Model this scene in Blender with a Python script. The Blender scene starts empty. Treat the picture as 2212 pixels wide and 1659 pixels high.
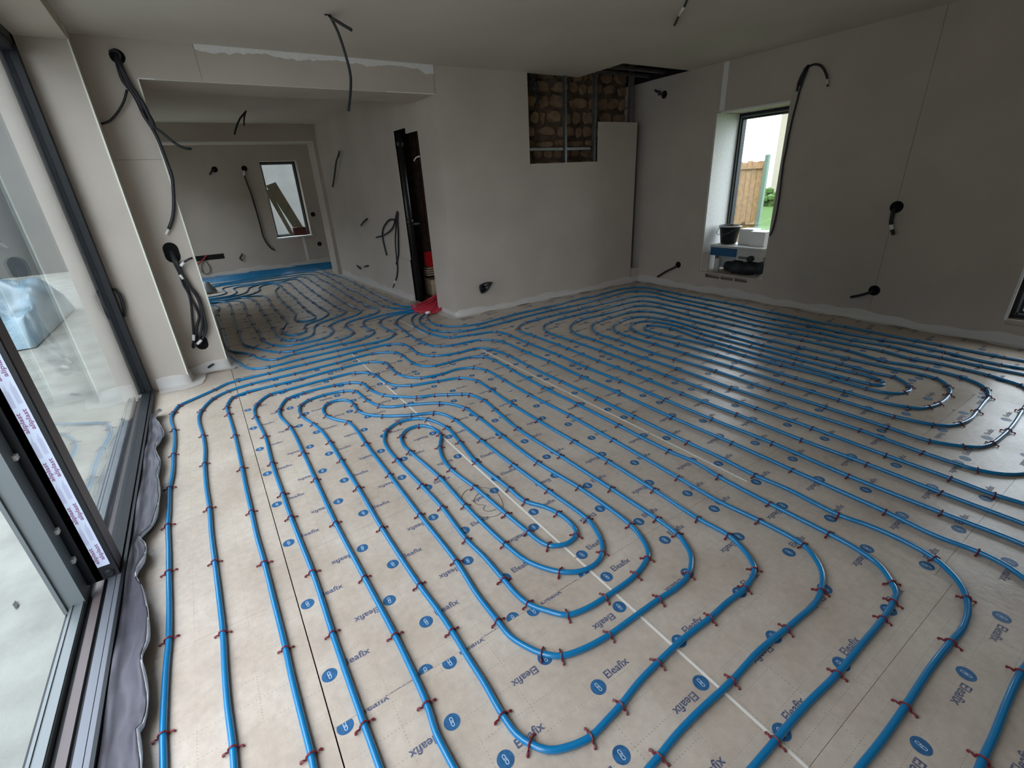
import bpy, bmesh, math, random
from mathutils import Vector, Matrix
random.seed(7)
C = bpy.context.scene.collection
S = bpy.context.scene
# ------------------------------------------------------------------ camera, sky, exposure
cd = bpy.data.cameras.new('camera'); cam = bpy.data.objects.new('camera', cd); C.objects.link(cam)
cd.sensor_width = 36.0; cd.sensor_fit = 'HORIZONTAL'; cd.lens = 36.0*1000.610/2212.0
cd.clip_start = 0.02; cd.clip_end = 200
cam.matrix_world = Matrix([[0.833014, 0.260069, -0.488315, 0.0], [-0.550762, 0.306181, -0.776476, 0.0], [-0.052424, 0.915761, 0.398289, 1.4], [0.0, 0.0, 0.0, 1.0]])
S.camera = cam
w = bpy.data.worlds.new('overcast_sky'); S.world = w; w.use_nodes = True
nt = w.node_tree; bg = nt.nodes['Background']
tc = nt.nodes.new('ShaderNodeTexCoord'); sx = nt.nodes.new('ShaderNodeSeparateXYZ')
rp = nt.nodes.new('ShaderNodeValToRGB')
rp.color_ramp.elements[0].position = 0.0; rp.color_ramp.elements[0].color = (0.80, 0.88, 1.0, 1)
rp.color_ramp.elements[1].position = 0.9; rp.color_ramp.elements[1].color = (0.88, 0.97, 1.10, 1)
nt.links.new(tc.outputs['Generated'], sx.inputs[0]); nt.links.new(sx.outputs['Z'], rp.inputs[0]); nt.links.new(rp.outputs[0], bg.inputs[0])
bg.inputs[1].default_value = SKY = 6.0
S.view_settings.view_transform = 'Standard'; S.view_settings.look = 'None'
S.view_settings.gamma = 1.0; S.view_settings.use_curve_mapping = False
S.view_settings.exposure = 0.0
S.cycles.max_bounces = 14; S.cycles.diffuse_bounces = 7; S.cycles.glossy_bounces = 5; S.cycles.transmission_bounces = 8; S.cycles.transparent_max_bounces = 12
S.cycles.caustics_reflective = False; S.cycles.caustics_refractive = False; S.cycles.sample_clamp_indirect = 6
S.cycles.use_denoising = True
def portal(name, loc, rot, sx, sy):          # sampling portals in the real openings: they give off nothing themselves
    l = bpy.data.lights.new(name, 'AREA'); l.shape = 'RECTANGLE'; l.size = sx; l.size_y = sy
    l.cycles.is_portal = True
    o = bpy.data.objects.new(name, l); C.objects.link(o); o.location = loc; o.rotation_euler = rot
portal('portal_sliding_door', (-0.80, 2.2, 1.2), (0, -math.pi/2, 0), 2.4, 4.7)
portal('portal_far_window', (-0.80, 9.1, 1.15), (0, -math.pi/2, 0), 2.3, 3.0)
portal('portal_right_window', (5.75, 3.25, 1.13), (0, math.pi/2, 0), 1.75, 0.85)
portal('portal_right_window_near', (5.75, 0.32, 1.1), (0, math.pi/2, 0), 1.8, 1.05)
portal('portal_end_window', (1.76, 11.4, 1.3), (-math.pi/2, 0, 0), 0.7, 1.45)

# ------------------------------------------------------------------ helpers
def tag(o, label=None, cat=None, group=None, kind=None):
    if label: o['label'] = label
    if cat: o['category'] = cat
    if group: o['group'] = group
    if kind: o['kind'] = kind
    return o
def empty(name, loc=(0,0,0), label=None, cat=None, group=None, kind=None):
    o = bpy.data.objects.new(name, None); C.objects.link(o); o.location = loc; o.empty_display_size = .05
    return tag(o, label, cat, group, kind)
def link(name, me, parent=None, mat=None):
    if mat is not None and not me.materials:
        for m_ in (mat if isinstance(mat, (list, tuple)) else [mat]): me.materials.append(m_)
    o = bpy.data.objects.new(name, me); C.objects.link(o)
    if parent is not None:
        o.parent = parent; o.matrix_parent_inverse = Matrix.Translation(-Vector(parent.location)) if parent.type == 'EMPTY' else Matrix()
    return o
def cr(pts, step):                            # Catmull-Rom through points, resampled
    P_ = [Vector(p) for p in pts]; out = [P_[0]]
    n = len(P_)
    for i in range(n-1):
        a = P_[i-1] if i else P_[i]*2-P_[i+1]; b = P_[i]; c = P_[i+1]; d = P_[i+2] if i+2 < n else P_[i+1]*2-P_[i]
        L = (c-b).length
        if L < 1e-6: continue
        t0 = 0.0; t1 = t0+max((b-a).length,1e-4)**.5; t2 = t1+L**.5; t3 = t2+max((d-c).length,1e-4)**.5
        k = max(1, int(round(L/step)))
        for j in range(1, k+1):
            t = t1+(t2-t1)*j/k
            A1 = a*((t1-t)/(t1-t0))+b*((t-t0)/(t1-t0)); A2 = b*((t2-t)/(t2-t1))+c*((t-t1)/(t2-t1)); A3 = c*((t3-t)/(t3-t2))+d*((t-t2)/(t3-t2))
            B1 = A1*((t2-t)/(t2-t0))+A2*((t-t0)/(t2-t0)); B2 = A2*((t3-t)/(t3-t1))+A3*((t-t1)/(t3-t1))
            out.append(B1*((t2-t)/(t2-t1))+B2*((t-t1)/(t2-t1)))
    return out
class MB:
    def __init__(s): s.v = []; s.f = []; s.m = []; s.mi = 0
    def add(s, vs, fs):
        b = len(s.v); s.v += [tuple(p) for p in vs]
        for f in fs: s.f.append(tuple(b+i for i in f)); s.m.append(s.mi)
        return s
    def box(s, x0, x1, y0, y1, z0, z1, M=None):
        vs = [Vector((x, y, z)) for z in (z0, z1) for x, y in ((x0,y0),(x1,y0),(x1,y1),(x0,y1))]
        if M is not None: vs = [M @ p for p in vs]
        return s.add(vs, [(3,2,1,0),(4,5,6,7),(0,1,5,4),(1,2,6,5),(2,3,7,6),(3,0,4,7)])
    def prism(s, fp, z0, z1):
        n = len(fp); vs = [(x,y,z0) for x,y in fp]+[(x,y,z1) for x,y in fp]
        return s.add(vs, [tuple(range(n-1,-1,-1)), tuple(range(n,2*n))]+[(i,(i+1)%n,n+(i+1)%n,n+i) for i in range(n)])
    def tube(s, path, r, n=8, caps=True):
        P_ = [Vector(p) for p in path]; m = len(P_)
        t = (P_[1]-P_[0]).normalized(); u = t.orthogonal().normalized()
        if abs(t.z) < .9: u = (Vector((0,0,1))-t*t.z).normalized()
        vs = []
        for i in range(m):
            if 0 < i < m-1: t = P_[i+1]-P_[i-1]
            elif i == m-1: t = P_[i]-P_[i-1]
            if t.length < 1e-9: t = Vector((0,0,1))
            t.normalize(); u = u-t*u.dot(t)
            u = u.normalized() if u.length > 1e-6 else t.orthogonal().normalized()
            q = t.cross(u); rr = r[i] if isinstance(r, (list, tuple)) else r
            vs += [P_[i]+(u*math.cos(2*math.pi*k/n)+q*math.sin(2*math.pi*k/n))*rr for k in range(n)]
        fs = [(i*n+k, i*n+(k+1)%n, (i+1)*n+(k+1)%n, (i+1)*n+k) for i in range(m-1) for k in range(n)]
        if caps: fs += [tuple(range(n-1,-1,-1)), tuple((m-1)*n+k for k in range(n))]
        return s.add(vs, fs)
    def lathe(s, prof, n=20, M=None, cap0=True, cap1=True):
        vs = [Vector((r*math.cos(2*math.pi*k/n), r*math.sin(2*math.pi*k/n), z)) for r, z in prof for k in range(n)]
        if M is not None: vs = [M @ p for p in vs]
        fs = [(i*n+k, i*n+(k+1)%n, (i+1)*n+(k+1)%n, (i+1)*n+k) for i in range(len(prof)-1) for k in range(n)]
        if cap0: fs.append(tuple(range(n-1,-1,-1)))
        if cap1: fs.append(tuple((len(prof)-1)*n+k for k in range(n)))
        return s.add(vs, fs)
    def mesh(s, name, mat=None, smooth=False):
        me = bpy.data.meshes.new(name); me.from_pydata(s.v, [], s.f)
        if mat is not None:
            for m_ in (mat if isinstance(mat, (list, tuple)) else [mat]): me.materials.append(m_)
        me.polygons.foreach_set('material_index', s.m)
        if smooth: me.polygons.foreach_set('use_smooth', [True]*len(s.f))
        me.update(); return me
    def build(s, name, mat, parent=None, smooth=False, bevel=0):
        o = link(name, s.mesh(name, mat, smooth), parent)
        if bevel:
            b = o.modifiers.new('bevel', 'BEVEL'); b.width = bevel; b.segments = 2; b.limit_method = 'ANGLE'
        return o
def frame_to(loc, x, y, z): # matrix from axes
    return Matrix(((x[0],y[0],z[0],loc[0]),(x[1],y[1],z[1],loc[1]),(x[2],y[2],z[2],loc[2]),(0,0,0,1)))

# ------------------------------------------------------------------ materials
def mk(name, col, rough=.6, spec=.4, metal=0, noise=0, nscale=30, bump=0, bscale=120, var=None, coat=0, trans=0, alpha=1):
    m = bpy.data.materials.new(name); m.use_nodes = True; t = m.node_tree; b = t.nodes['Principled BSDF']
    b.inputs['Base Color'].default_value = (*col, 1); b.inputs['Roughness'].default_value = rough
    b.inputs['Specular IOR Level'].default_value = spec; b.inputs['Metallic'].default_value = metal
    b.inputs['Coat Weight'].default_value = coat; b.inputs['Transmission Weight'].default_value = trans; b.inputs['Alpha'].default_value = alpha
    if noise or bump:
        g = t.nodes.new('ShaderNodeNewGeometry')
    if noise:
        n = t.nodes.new('ShaderNodeTexNoise'); n.inputs['Scale'].default_value = nscale; n.inputs['Detail'].default_value = 5
        t.links.new(g.outputs['Position'], n.inputs['Vector'])
        mx = t.nodes.new('ShaderNodeMix'); mx.data_type = 'RGBA'
        v2 = var or tuple(c*(1-noise) for c in col)
        mx.inputs[6].default_value = (*col, 1); mx.inputs[7].default_value = (*v2, 1)
        r = t.nodes.new('ShaderNodeMapRange'); r.inputs[1].default_value = .35; r.inputs[2].default_value = .7
        t.links.new(n.outputs['Fac'], r.inputs[0]); t.links.new(r.outputs[0], mx.inputs[0]); t.links.new(mx.outputs[2], b.inputs['Base Color'])
    if bump:
        n = t.nodes.new('ShaderNodeTexNoise'); n.inputs['Scale'].default_value = bscale; n.inputs['Detail'].default_value = 4
        t.links.new(g.outputs['Position'], n.inputs['Vector'])
        bp_ = t.nodes.new('ShaderNodeBump'); bp_.inputs['Strength'].default_value = bump; bp_.inputs['Distance'].default_value = .004
        t.links.new(n.outputs['Fac'], bp_.inputs['Height']); t.links.new(bp_.outputs[0], b.inputs['Normal'])
    return m
M = {}
M['plaster'] = mk('plasterboard_grey', (.545,.478,.408), .85, .2, noise=.10, nscale=2.2, bump=.08, bscale=250)
M['ceiling'] = mk('ceiling_plasterboard', (.60,.55,.475), .9, .15, noise=.07, nscale=1.5)
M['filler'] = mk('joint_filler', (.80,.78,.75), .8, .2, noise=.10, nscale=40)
M['bead'] = mk('corner_bead', (.80,.82,.70), .6, .3)
M['pipe'] = mk('pipe_blue', (.002,.18,.40), .30, .5, coat=.5)
M['clip'] = mk('clip_red', (.17,.016,.022), .4, .4)
M['sleeve'] = mk('sleeve_red', (.50,.03,.05), .45, .4)
M['cable'] = mk('cable_black', (.018,.019,.021), .5, .4)
M['cable_grey'] = mk('cable_grey', (.10,.10,.105), .5, .4)
M['ferrule'] = mk('white_tape', (.85,.85,.80), .6, .3)
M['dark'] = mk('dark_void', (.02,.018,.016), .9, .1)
M['slot'] = mk('slot_dark', (.012,.012,.012), .95, .05)
M['steel'] = mk('galvanised_steel', (.30,.30,.30), .45, .5, metal=.8, noise=.25, nscale=25)
M['alu'] = mk('anthracite_frame', (.011,.013,.015), .5, .35)
M['alu2'] = mk('aluminium_grey', (.16,.18,.18), .45, .5, metal=.3)
M['brownalu'] = mk('stile_film_grey', (.13,.105,.10), .5, .4)
M['rail'] = mk('rail_aluminium', (.17,.18,.20), .5, .4, metal=.3)
M['tape'] = mk('protective_tape', (.62,.68,.80), .5, .3)
M['tapeprint'] = mk('tape_print_purple', (.26,.11,.22), .6, .3)
M['tapefine'] = mk('tape_fine_print', (.47,.47,.62), .6, .3)
M['foil'] = None
M['logo'] = mk('print_blue', (.035,.14,.30), .45, .3, noise=.35, nscale=60)
M['logolight'] = mk('print_light', (.50,.62,.74), .5, .3)
M['word'] = mk('print_navy', (.045,.06,.14), .5, .3, noise=.3, nscale=200, var=(.2,.2,.24))
M['pen'] = mk('pen_mark', (.05,.035,.03), .7, .2)
M['joint'] = mk('joint_foam_white', (.82,.78,.70), .8, .2)
M['base'] = mk('joint_shadow', (.05,.045,.04), .9, .1)
M['stone'] = mk('stone_sand', (.38,.25,.15), .9, .2, noise=.45, nscale=9, bump=.6, bscale=45)
M['mortar'] = mk('mortar', (.16,.115,.08), .95, .1, noise=.5, nscale=12, bump=.5, bscale=60)
M['brick'] = mk('closet_brick', (.17,.11,.085), .9, .2, noise=.5, nscale=10, bump=.5, bscale=50)
M['blackpipe'] = mk('black_plastic', (.02,.019,.018), .35, .5)
M['red'] = mk('red_plastic', (.62,.02,.02), .4, .4)
M['wood'] = mk('pale_wood', (.62,.45,.30), .7, .3, noise=.35, nscale=18)
M['plank'] = mk('primed_board', (.36,.32,.22), .7, .3, noise=.25, nscale=8)
M['carton'] = mk('brown_red_carton', (.17,.06,.045), .8, .2, noise=.3, nscale=20)
M['white'] = mk('white_foam', (.86,.87,.86), .75, .2)
M['bucket'] = mk('bucket_black', (.018,.018,.02), .5, .35)
M['bluecase'] = mk('tool_blue', (.02,.11,.24), .45, .4)
M['greycase'] = mk('tool_pale_grey', (.62,.61,.57), .5, .4)
M['bag'] = mk('bag_black', (.028,.03,.036), .55, .35, bump=.8, bscale=25)
M['fence'] = mk('fence_wood', (.40,.25,.13), .75, .2, noise=.35, nscale=14, var=(.27,.155,.075))
M['post'] = mk('fence_post_green', (.14,.20,.15), .6, .3)
M['render'] = mk('house_render', (.34,.30,.23), .9, .1)
M['roof'] = mk('roof_tiles', (.16,.10,.08), .8, .2)
M['slab'] = mk('outside_concrete', (.30,.305,.27), .9, .15, noise=.35, nscale=3.5, bump=.5, bscale=30)
M['grass'] = mk('lawn_green', (.075,.135,.035), .9, .1, noise=.4, nscale=8)
M['wallout'] = mk('sky_blocker_grey', (.16,.17,.17), .9, .1, noise=.2, nscale=2)
M['sheet'] = mk('plastic_sheet', (.20,.31,.37), .25, .5, noise=.3, nscale=6)
M['flexgrey'] = mk('foam_strip_grey', (.30,.29,.34), .6, .3)
def mk_glass(name, tint, f0=.045):
    m = bpy.data.materials.new(name); m.use_nodes = True; t = m.node_tree; t.nodes.remove(t.nodes['Principled BSDF'])
    out = t.nodes['Material Output']; tr = t.nodes.new('ShaderNodeBsdfTransparent'); tr.inputs[0].default_value = (*tint, 1)
    gl = t.nodes.new('ShaderNodeBsdfGlossy'); gl.inputs['Roughness'].default_value = .012; gl.inputs[0].default_value = (.95,.98,1,1)
    lw = t.nodes.new('ShaderNodeLayerWeight'); lw.inputs[0].default_value = .5          # facing = 1-|cos|, the same from both sides
    pw = t.nodes.new('ShaderNodeMath'); pw.operation = 'POWER'; pw.inputs[1].default_value = 5
    ml = t.nodes.new('ShaderNodeMath'); ml.operation = 'MULTIPLY_ADD'; ml.inputs[1].default_value = 1-f0; ml.inputs[2].default_value = f0
    mx = t.nodes.new('ShaderNodeMixShader'); t.links.new(lw.outputs['Facing'], pw.inputs[0]); t.links.new(pw.outputs[0], ml.inputs[0])
    t.links.new(ml.outputs[0], mx.inputs[0]); t.links.new(tr.outputs[0], mx.inputs[1]); t.links.new(gl.outputs[0], mx.inputs[2]); t.links.new(mx.outputs[0], out.inputs[0])
    return m
M['glass'] = mk_glass('window_glass', (.96,.98,.97), .05)
M['doorglass'] = mk_glass('sliding_door_glass', (.97,.985,.98), .05)
def mk_foil(name, col, tr_f):
    m = bpy.data.materials.new(name); m.use_nodes = True; t = m.node_tree; b = t.nodes['Principled BSDF']; out = t.nodes['Material Output']
    b.inputs['Base Color'].default_value = (*col, 1); b.inputs['Roughness'].default_value = .28; b.inputs['Specular IOR Level'].default_value = .6
    tl = t.nodes.new('ShaderNodeBsdfTranslucent'); tl.inputs[0].default_value = (*col, 1)
    tp = t.nodes.new('ShaderNodeBsdfTransparent'); m1 = t.nodes.new('ShaderNodeMixShader'); m1.inputs[0].default_value = .35
    m2 = t.nodes.new('ShaderNodeMixShader'); m2.inputs[0].default_value = tr_f
    t.links.new(b.outputs[0], m1.inputs[1]); t.links.new(tl.outputs[0], m1.inputs[2]); t.links.new(m1.outputs[0], m2.inputs[1]); t.links.new(tp.outputs[0], m2.inputs[2]); t.links.new(m2.outputs[0], out.inputs[0])
    return m
M['foil'] = mk_foil('edge_foil', (.84,.81,.76), .08)
M['flap'] = mk('edge_flap_foam', (.075,.07,.085), .5, .4, noise=.3, nscale=9)
M['rim'] = mk('edge_flap_rim', (.60,.61,.62), .4, .4)
M['darkwood'] = mk('dark_wood', (.10,.05,.032), .7, .2, noise=.3, nscale=9)
M['endwall'] = mk('yard_wall', (.065,.072,.074), .9, .1, noise=.2, nscale=2)
M['yardrender'] = mk('yard_render', (.15,.145,.135), .9, .1, noise=.15, nscale=2)
def mk_board():
    m = mk('insulation_board_beige', (.50,.435,.365), .42, .5, bump=.22, bscale=38); t = m.node_tree; b = t.nodes['Principled BSDF']
    L = t.links.new; N = t.nodes.new
    g = N('ShaderNodeNewGeometry'); sp = N('ShaderNodeSeparateXYZ'); L(g.outputs['Position'], sp.inputs[0])
    def math_(op, a, bb=None, c=None):
        n = N('ShaderNodeMath'); n.operation = op
        for i, q in enumerate((a, bb, c)):
            if q is None: continue
            if isinstance(q, (int, float)): n.inputs[i].default_value = q
            else: L(q, n.inputs[i])
        return n.outputs[0]
    def dots(along, across, sp_, off, pitch, half, rad):
        f = math_('PINGPONG', math_('ADD', across, off), sp_/2)
        on = math_('LESS_THAN', f, half)
        d = math_('LESS_THAN', math_('PINGPONG', along, pitch/2), rad)
        return math_('MULTIPLY', on, d)
    X, Y = sp.outputs['X'], sp.outputs['Y']
    a1 = dots(Y, X, .165, .035, .011, .0011, .0019); a2 = dots(X, Y, .0825, .0115, .011, .0011, .0019)
    d = math_('MAXIMUM', a1, a2)
    nz = N('ShaderNodeTexNoise'); nz.inputs['Scale'].default_value = 3.2; nz.inputs['Detail'].default_value = 6; L(g.outputs['Position'], nz.inputs['Vector'])
    nz2 = N('ShaderNodeTexNoise'); nz2.inputs['Scale'].default_value = 42; nz2.inputs['Detail'].default_value = 5; L(g.outputs['Position'], nz2.inputs['Vector'])
    wear = N('ShaderNodeMapRange'); wear.inputs[1].default_value = .42; wear.inputs[2].default_value = .58; wear.inputs[3].default_value = .15; wear.inputs[4].default_value = .62; L(nz.outputs['Fac'], wear.inputs[0])
    m1 = N('ShaderNodeMix'); m1.data_type = 'RGBA'; m1.inputs[6].default_value = (.475,.39,.31,1); m1.inputs[7].default_value = (.57,.485,.395,1)
    mr = N('ShaderNodeMapRange'); mr.inputs[1].default_value = .35; mr.inputs[2].default_value = .65; L(nz.outputs['Fac'], mr.inputs[0]); L(mr.outputs[0], m1.inputs[0])
    m2 = N('ShaderNodeMix'); m2.data_type = 'RGBA'; m2.blend_type = 'OVERLAY'; m2.inputs[0].default_value = .28; L(m1.outputs[2], m2.inputs[6]); L(nz2.outputs['Color'], m2.inputs[7])
    bw = N('ShaderNodeRGBToBW'); L(nz2.outputs['Color'], bw.inputs[0]); L(bw.outputs[0], m2.inputs[7])
    m3 = N('ShaderNodeMix'); m3.data_type = 'RGBA'; m3.inputs[7].default_value = (.14,.12,.11,1)
    L(math_('MULTIPLY', d, wear.outputs[0]), m3.inputs[0]); L(m2.outputs[2], m3.inputs[6]); L(m3.outputs[2], b.inputs['Base Color'])
    rr = N('ShaderNodeMapRange'); rr.inputs[1].default_value = .3; rr.inputs[2].default_value = .7; rr.inputs[3].default_value = .26; rr.inputs[4].default_value = .40; L(nz.outputs['Fac'], rr.inputs[0]); L(rr.outputs[0], b.inputs['Roughness'])
    return m
M['board'] = mk_board()

# ------------------------------------------------------------------ the room
H2 = 2.458
def struct(name, label, cat): return empty(name, (0,0,0), label, cat, kind='structure')
def yb(x): return 4.745-.0311*(x-2.29)          # front of the back wall
def xp(y): return 2.29-.039*(y-4.745)           # face of the passage wall
def slabq(p0, p1, th, z0, z1): # a board standing along p0-p1, thickness to the left of the direction
    d = Vector((p1[0]-p0[0], p1[1]-p0[1], 0)).normalized(); n = Vector((-d.y, d.x, 0))*th
    return MB().prism([p0, p1, (p1[0]+n.x, p1[1]+n.y), (p0[0]+n.x, p0[1]+n.y)] if th > 0 else [p1, p0, (p0[0]+n.x, p0[1]+n.y), (p1[0]+n.x, p1[1]+n.y)], z0, z1)
# floor: slab, insulation boards, prints
floor = tag(MB().box(-.62, 5.3, -2.6, 11.4, -.12, -.035).build('floor', M['base']), 'floor of beige printed insulation boards under the blue heating pipes', 'floor', kind='structure')
cu = bpy.data.curves.new('txt', 'FONT')
def text_mesh(s, size, mat_idx=0):
    cu.body = s; cu.size = 1; cu.resolution_u = 2; cu.offset = .02
    o = bpy.data.objects.new('txt_tmp', cu); C.objects.link(o)
    dg = bpy.context.evaluated_depsgraph_get(); dg.update(); me = bpy.data.meshes.new_from_object(o.evaluated_get(dg))
    vs = [Vector(v.co) for v in me.vertices]; fs = [tuple(p.vertices) for p in me.polygons]
    bpy.data.meshes.remove(me); bpy.data.objects.remove(o)
    x0 = min(v.x for v in vs); x1 = max(v.x for v in vs); y0 = min(v.y for v in vs); y1 = max(v.y for v in vs)
    return [Vector((v.x-x0, v.y, 0)) for v in vs], fs, x1-x0
wv, wf, wl = text_mesh('Eleafix', 1)
ZP = .0006
def ring(mb, cx, cy, hw, hh, th, cs=1, n=6):       # flat rounded chain link
    def out(r, h):
        return [(cx+r*math.cos(a), cy+cs*(h-r)+r*math.sin(a)) for a in [math.pi*k/n for k in range(n+1)]]+[(cx-r*math.cos(a), cy-cs*0-(h-r)-r*math.sin(a)) for a in [math.pi*k/n for k in range(n+1)]]
    o_ = out(hw, hh); i_ = out(hw-th, hh-th); m = len(o_)
    mb.add([(x, y, ZP+.0003) for x, y in o_]+[(x, y, ZP+.0003) for x, y in i_], [(k, (k+1) % m, m+(k+1) % m, m+k) for k in range(m)])
def logo(mb, x, y, flip):
    s = -1 if flip else 1
    mb.mi = 0; n = 28; mb.add([(x+.0237*math.cos(2*math.pi*k/n), y+.0237*math.sin(2*math.pi*k/n), ZP) for k in range(n)], [tuple(range(n))])
    mb.mi = 1; ring(mb, x-.0006*s, y+.0052, .0047, .0088, .0019); ring(mb, x+.0006*s, y-.0052, .0047, .0088, .0019)
    mb.mi = 2; k = .092/wl
    mb.add([(x+s*(.041+v.x*k), y+s*(.0015+v.y*k*.98), ZP) for v in wv], wf)
cols = [(-.62,-.035), (-.035,.945), (.945,1.94), (1.94,2.93), (2.93,3.92), (3.92,4.91), (4.91,5.2)]
rows = {0:[-1.4,-.6,.0,.78,1.58,2.38,3.18,3.98,4.7,5.5,6.3,7.1,7.9,8.7,9.5,10.3,11.0],
        1:[-1.4,-.6,.2,1.005,1.81,2.62,3.4,4.2,5.0,5.8,6.6,7.4,8.2,9.0,9.8,10.6,11.0], 2:[-1.4,-.6,.2,1.02,1.83,2.63,3.43,4.23,5.03,5.83,6.63,7.43,8.23,9.03,9.83,10.63,11.0],
        3:[-1.4,-.55,.25,1.05,1.85,2.65,3.45,4.25,4.75,5.55,6.35,7.15,7.95,8.75,9.45,10.25,11.0], 4:[-1.4,-.95,-.15,.65,1.45,2.25,3.05,3.85,4.7], 5:[-1.4,-.55,.25,1.05,1.85,2.65,3.45,4.25,4.7], 6:[-1.4,-.95,-.15,.65,1.45,2.25,3.05,3.85,4.66]}
phase = {(1,.2):.992, (1,1.005):1.176, (1,1.81):1.908, (1,2.62):2.901, (1,3.4):3.578, (2,.2):.283, (2,1.02):1.093, (2,1.83):1.974, (3,.25):.284, (3,-.55):-.05}
bid = 0
for ci, (x0, x1) in enumerate(cols):
    for y0, y1 in zip(rows[ci][:-1], rows[ci][1:]):
        xe = x1
        if y0 > 4.6 and ci == 2: pass
        if ci == 3 and y0 > 4.7: xe = 2.30 if y0 < 9.4 else 2.75
        gl = .0018 if ci == 1 else .0005; gr = .0018 if ci == 0 else .0005
        bd = MB().box(x0+gl, xe-gr, y0+.0005, y1-.0005, -.03, 0).build('insulation_board', M['board'], floor)
        if ci == 0: continue                      # turned over, unprinted
        pr = MB(); rr_ = random.Random(bid*13+5); bid += 1
        ph = phase.get((ci, y0), y0+rr_.uniform(.02, .31))
        xa = x0+.03; p = .3315
        for kx in range(-1, 4):
            for ky in range(-3, 6):
                ya = ph+ky*.334
                for (lx, ly, fl_) in ((xa+kx*p, ya, False), (xa+.257+kx*p, ya+.167, True)):
                    if x0-.16 < lx < x1+.16 and y0-.03 < ly < y1+.03: logo(pr, lx, ly, fl_)
        me = pr.mesh('board_print', [M['logo'], M['logolight'], M['word']])
        bm = bmesh.new(); bm.from_mesh(me)
        for co, no in (((x0+.002,0,0),(-1,0,0)), ((xe-.002,0,0),(1,0,0)), ((0,y0+.0015,0),(0,-1,0)), ((0,y1-.0015,0),(0,1,0))):
            bmesh.ops.bisect_plane(bm, geom=bm.verts[:]+bm.edges[:]+bm.faces[:], dist=1e-5, plane_co=co, plane_no=no, clear_outer=True)
        bm.to_mesh(me); bm.free()
        if len(me.polygons): link('board_print', me, bd)
for x, ys in ((.9452, (.2, 1.1, 2.35, 2.9, 4.3)), (1.9405, (.98, 1.6, 2.35, 3.66)), (1.744, (4.42, 4.62, 4.9, 5.22))):   # pale foam showing in the joints
    for a, b in zip(ys[:-1], ys[1:]):
        MB().box(x-.0042, x+.0042, a, b-.01, -.03, .0009).build('joint_strip', M['joint'], floor)
pm = MB()
for path in [[(0.8591, 1.7519), (0.8772, 1.7367), (0.897, 1.7162), (0.91, 1.6888), (0.9141, 1.6557), (0.9096, 1.6173), (0.9005, 1.5837), (0.8909, 1.5593), (0.8776, 1.5384), (0.8607, 1.5209), (0.8418, 1.5092), (0.8186, 1.5084), (0.7948, 1.5174), (0.7716, 1.5349), (0.7575, 1.5528), (0.7452, 1.5861), (0.7376, 1.6334), (0.7377, 1.68), (0.751, 1.714), (0.7747, 1.7457), (0.796, 1.7591), (0.8202, 1.7643)], [(0.8428, 1.704), (0.8245, 1.6949), (0.8065, 1.6839), (0.7941, 1.669), (0.79, 1.6501), (0.7942, 1.633), (0.803, 1.6204), (0.8151, 1.6093), (0.8199, 1.6037), (0.8151, 1.5975), (0.8064, 1.5945), (0.8002, 1.5896), (0.7964, 1.5773), (0.8036, 1.5624), (0.8161, 1.5529), (0.8294, 1.5484), (0.8444, 1.5465)]]: pm.tube([(x, y, .0012) for x, y, _ in cr([(p[0], p[1], 0) for p in path], .01)], .0011, 4)
pm.build('pen_mark', M['pen'], floor)
# left facade
wl_ = struct('wall_left', 'plasterboarded outer wall on the left with the sliding door and the tall window opening', 'wall')
core = MB()
core.box(-.80, -.60, 4.48, 8.0, -.1, 3.0).box(-.80, -.60, 10.2, 11.4, -.1, 3.0).box(-.80, -.60, 8.0, 10.2, 2.1, 3.0).box(-.80, -.60, 8.0, 10.2, -.1, .02)
core.box(-.80, -.60, -2.6, -.35, -.1, 3.0).box(-.80, -.60, -.35, 4.48, 2.40, 3.0)
core.build('wall_core', M['plaster'], wl_)
MB().box(-.60, -.342, 4.48, 4.4925, 0, H2).build('plasterboard', M['plaster'], wl_)                    # reveal, lit from the glass
MB().box(-.3545, -.342, 4.4925, 4.70, 0, H2).build('plasterboard', M['plaster'], wl_)
MB().box(-.60, -.342, -.35, 4.48, 2.375, 2.40).build('plasterboard', M['plaster'], wl_)
MB().box(-.350, -.342, -.35, 4.48, 2.40, H2).build('plasterboard', M['plaster'], wl_)
MB().box(-.3475, -.3385, 4.4755, 4.484, .03, H2-.002).build('corner_bead', M['bead'], wl_)
ws = struct('wall_stub', 'short grey plasterboard pier with the hanging cable bundles left of the opening', 'wall')
def hole_box(mb, xs, zs, y0, y1, holes):          # board with rectangular cut-outs, made of strips
    xs = sorted(set(xs)); zs = sorted(set(zs))
    for i in range(len(xs)-1):
        for j in range(len(zs)-1):
            cx = (xs[i]+xs[i+1])/2; cz = (zs[j]+zs[j+1])/2
            if any(a < cx < b and c < cz < d for a, b, c, d in holes): continue
            mb.box(xs[i], xs[i+1], y0, y1, zs[j], zs[j+1])
    return mb
MB().box(-.342, -.042, 4.70, 4.7125, 0, 1.6985).build('plasterboard', M['plaster'], ws)
MB().box(-.342, -.042, 4.70, 4.7125, 1.7005, H2).build('plasterboard', M['plaster'], ws)
MB().box(-.60, -.042, 4.7125, 5.2, 0, H2).build('wall_core', M['plaster'], ws)
MB().box(-.0495, -.0395, 4.6975, 4.7045, .04, 2.215).build('corner_bead', M['bead'], ws)
wb = struct('wall_beam', 'grey boxed beam spanning the wide opening to the passage', 'wall')
MB().box(-.042, .355, 4.70, 4.7125, 2.218, H2).build('plasterboard', M['plaster'], wb)
MB().prism([(.357,4.70),(2.29,4.735),(2.29,4.748),(.357,4.7125)], 2.218, H2).build('plasterboard', M['plaster'], wb)
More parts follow.
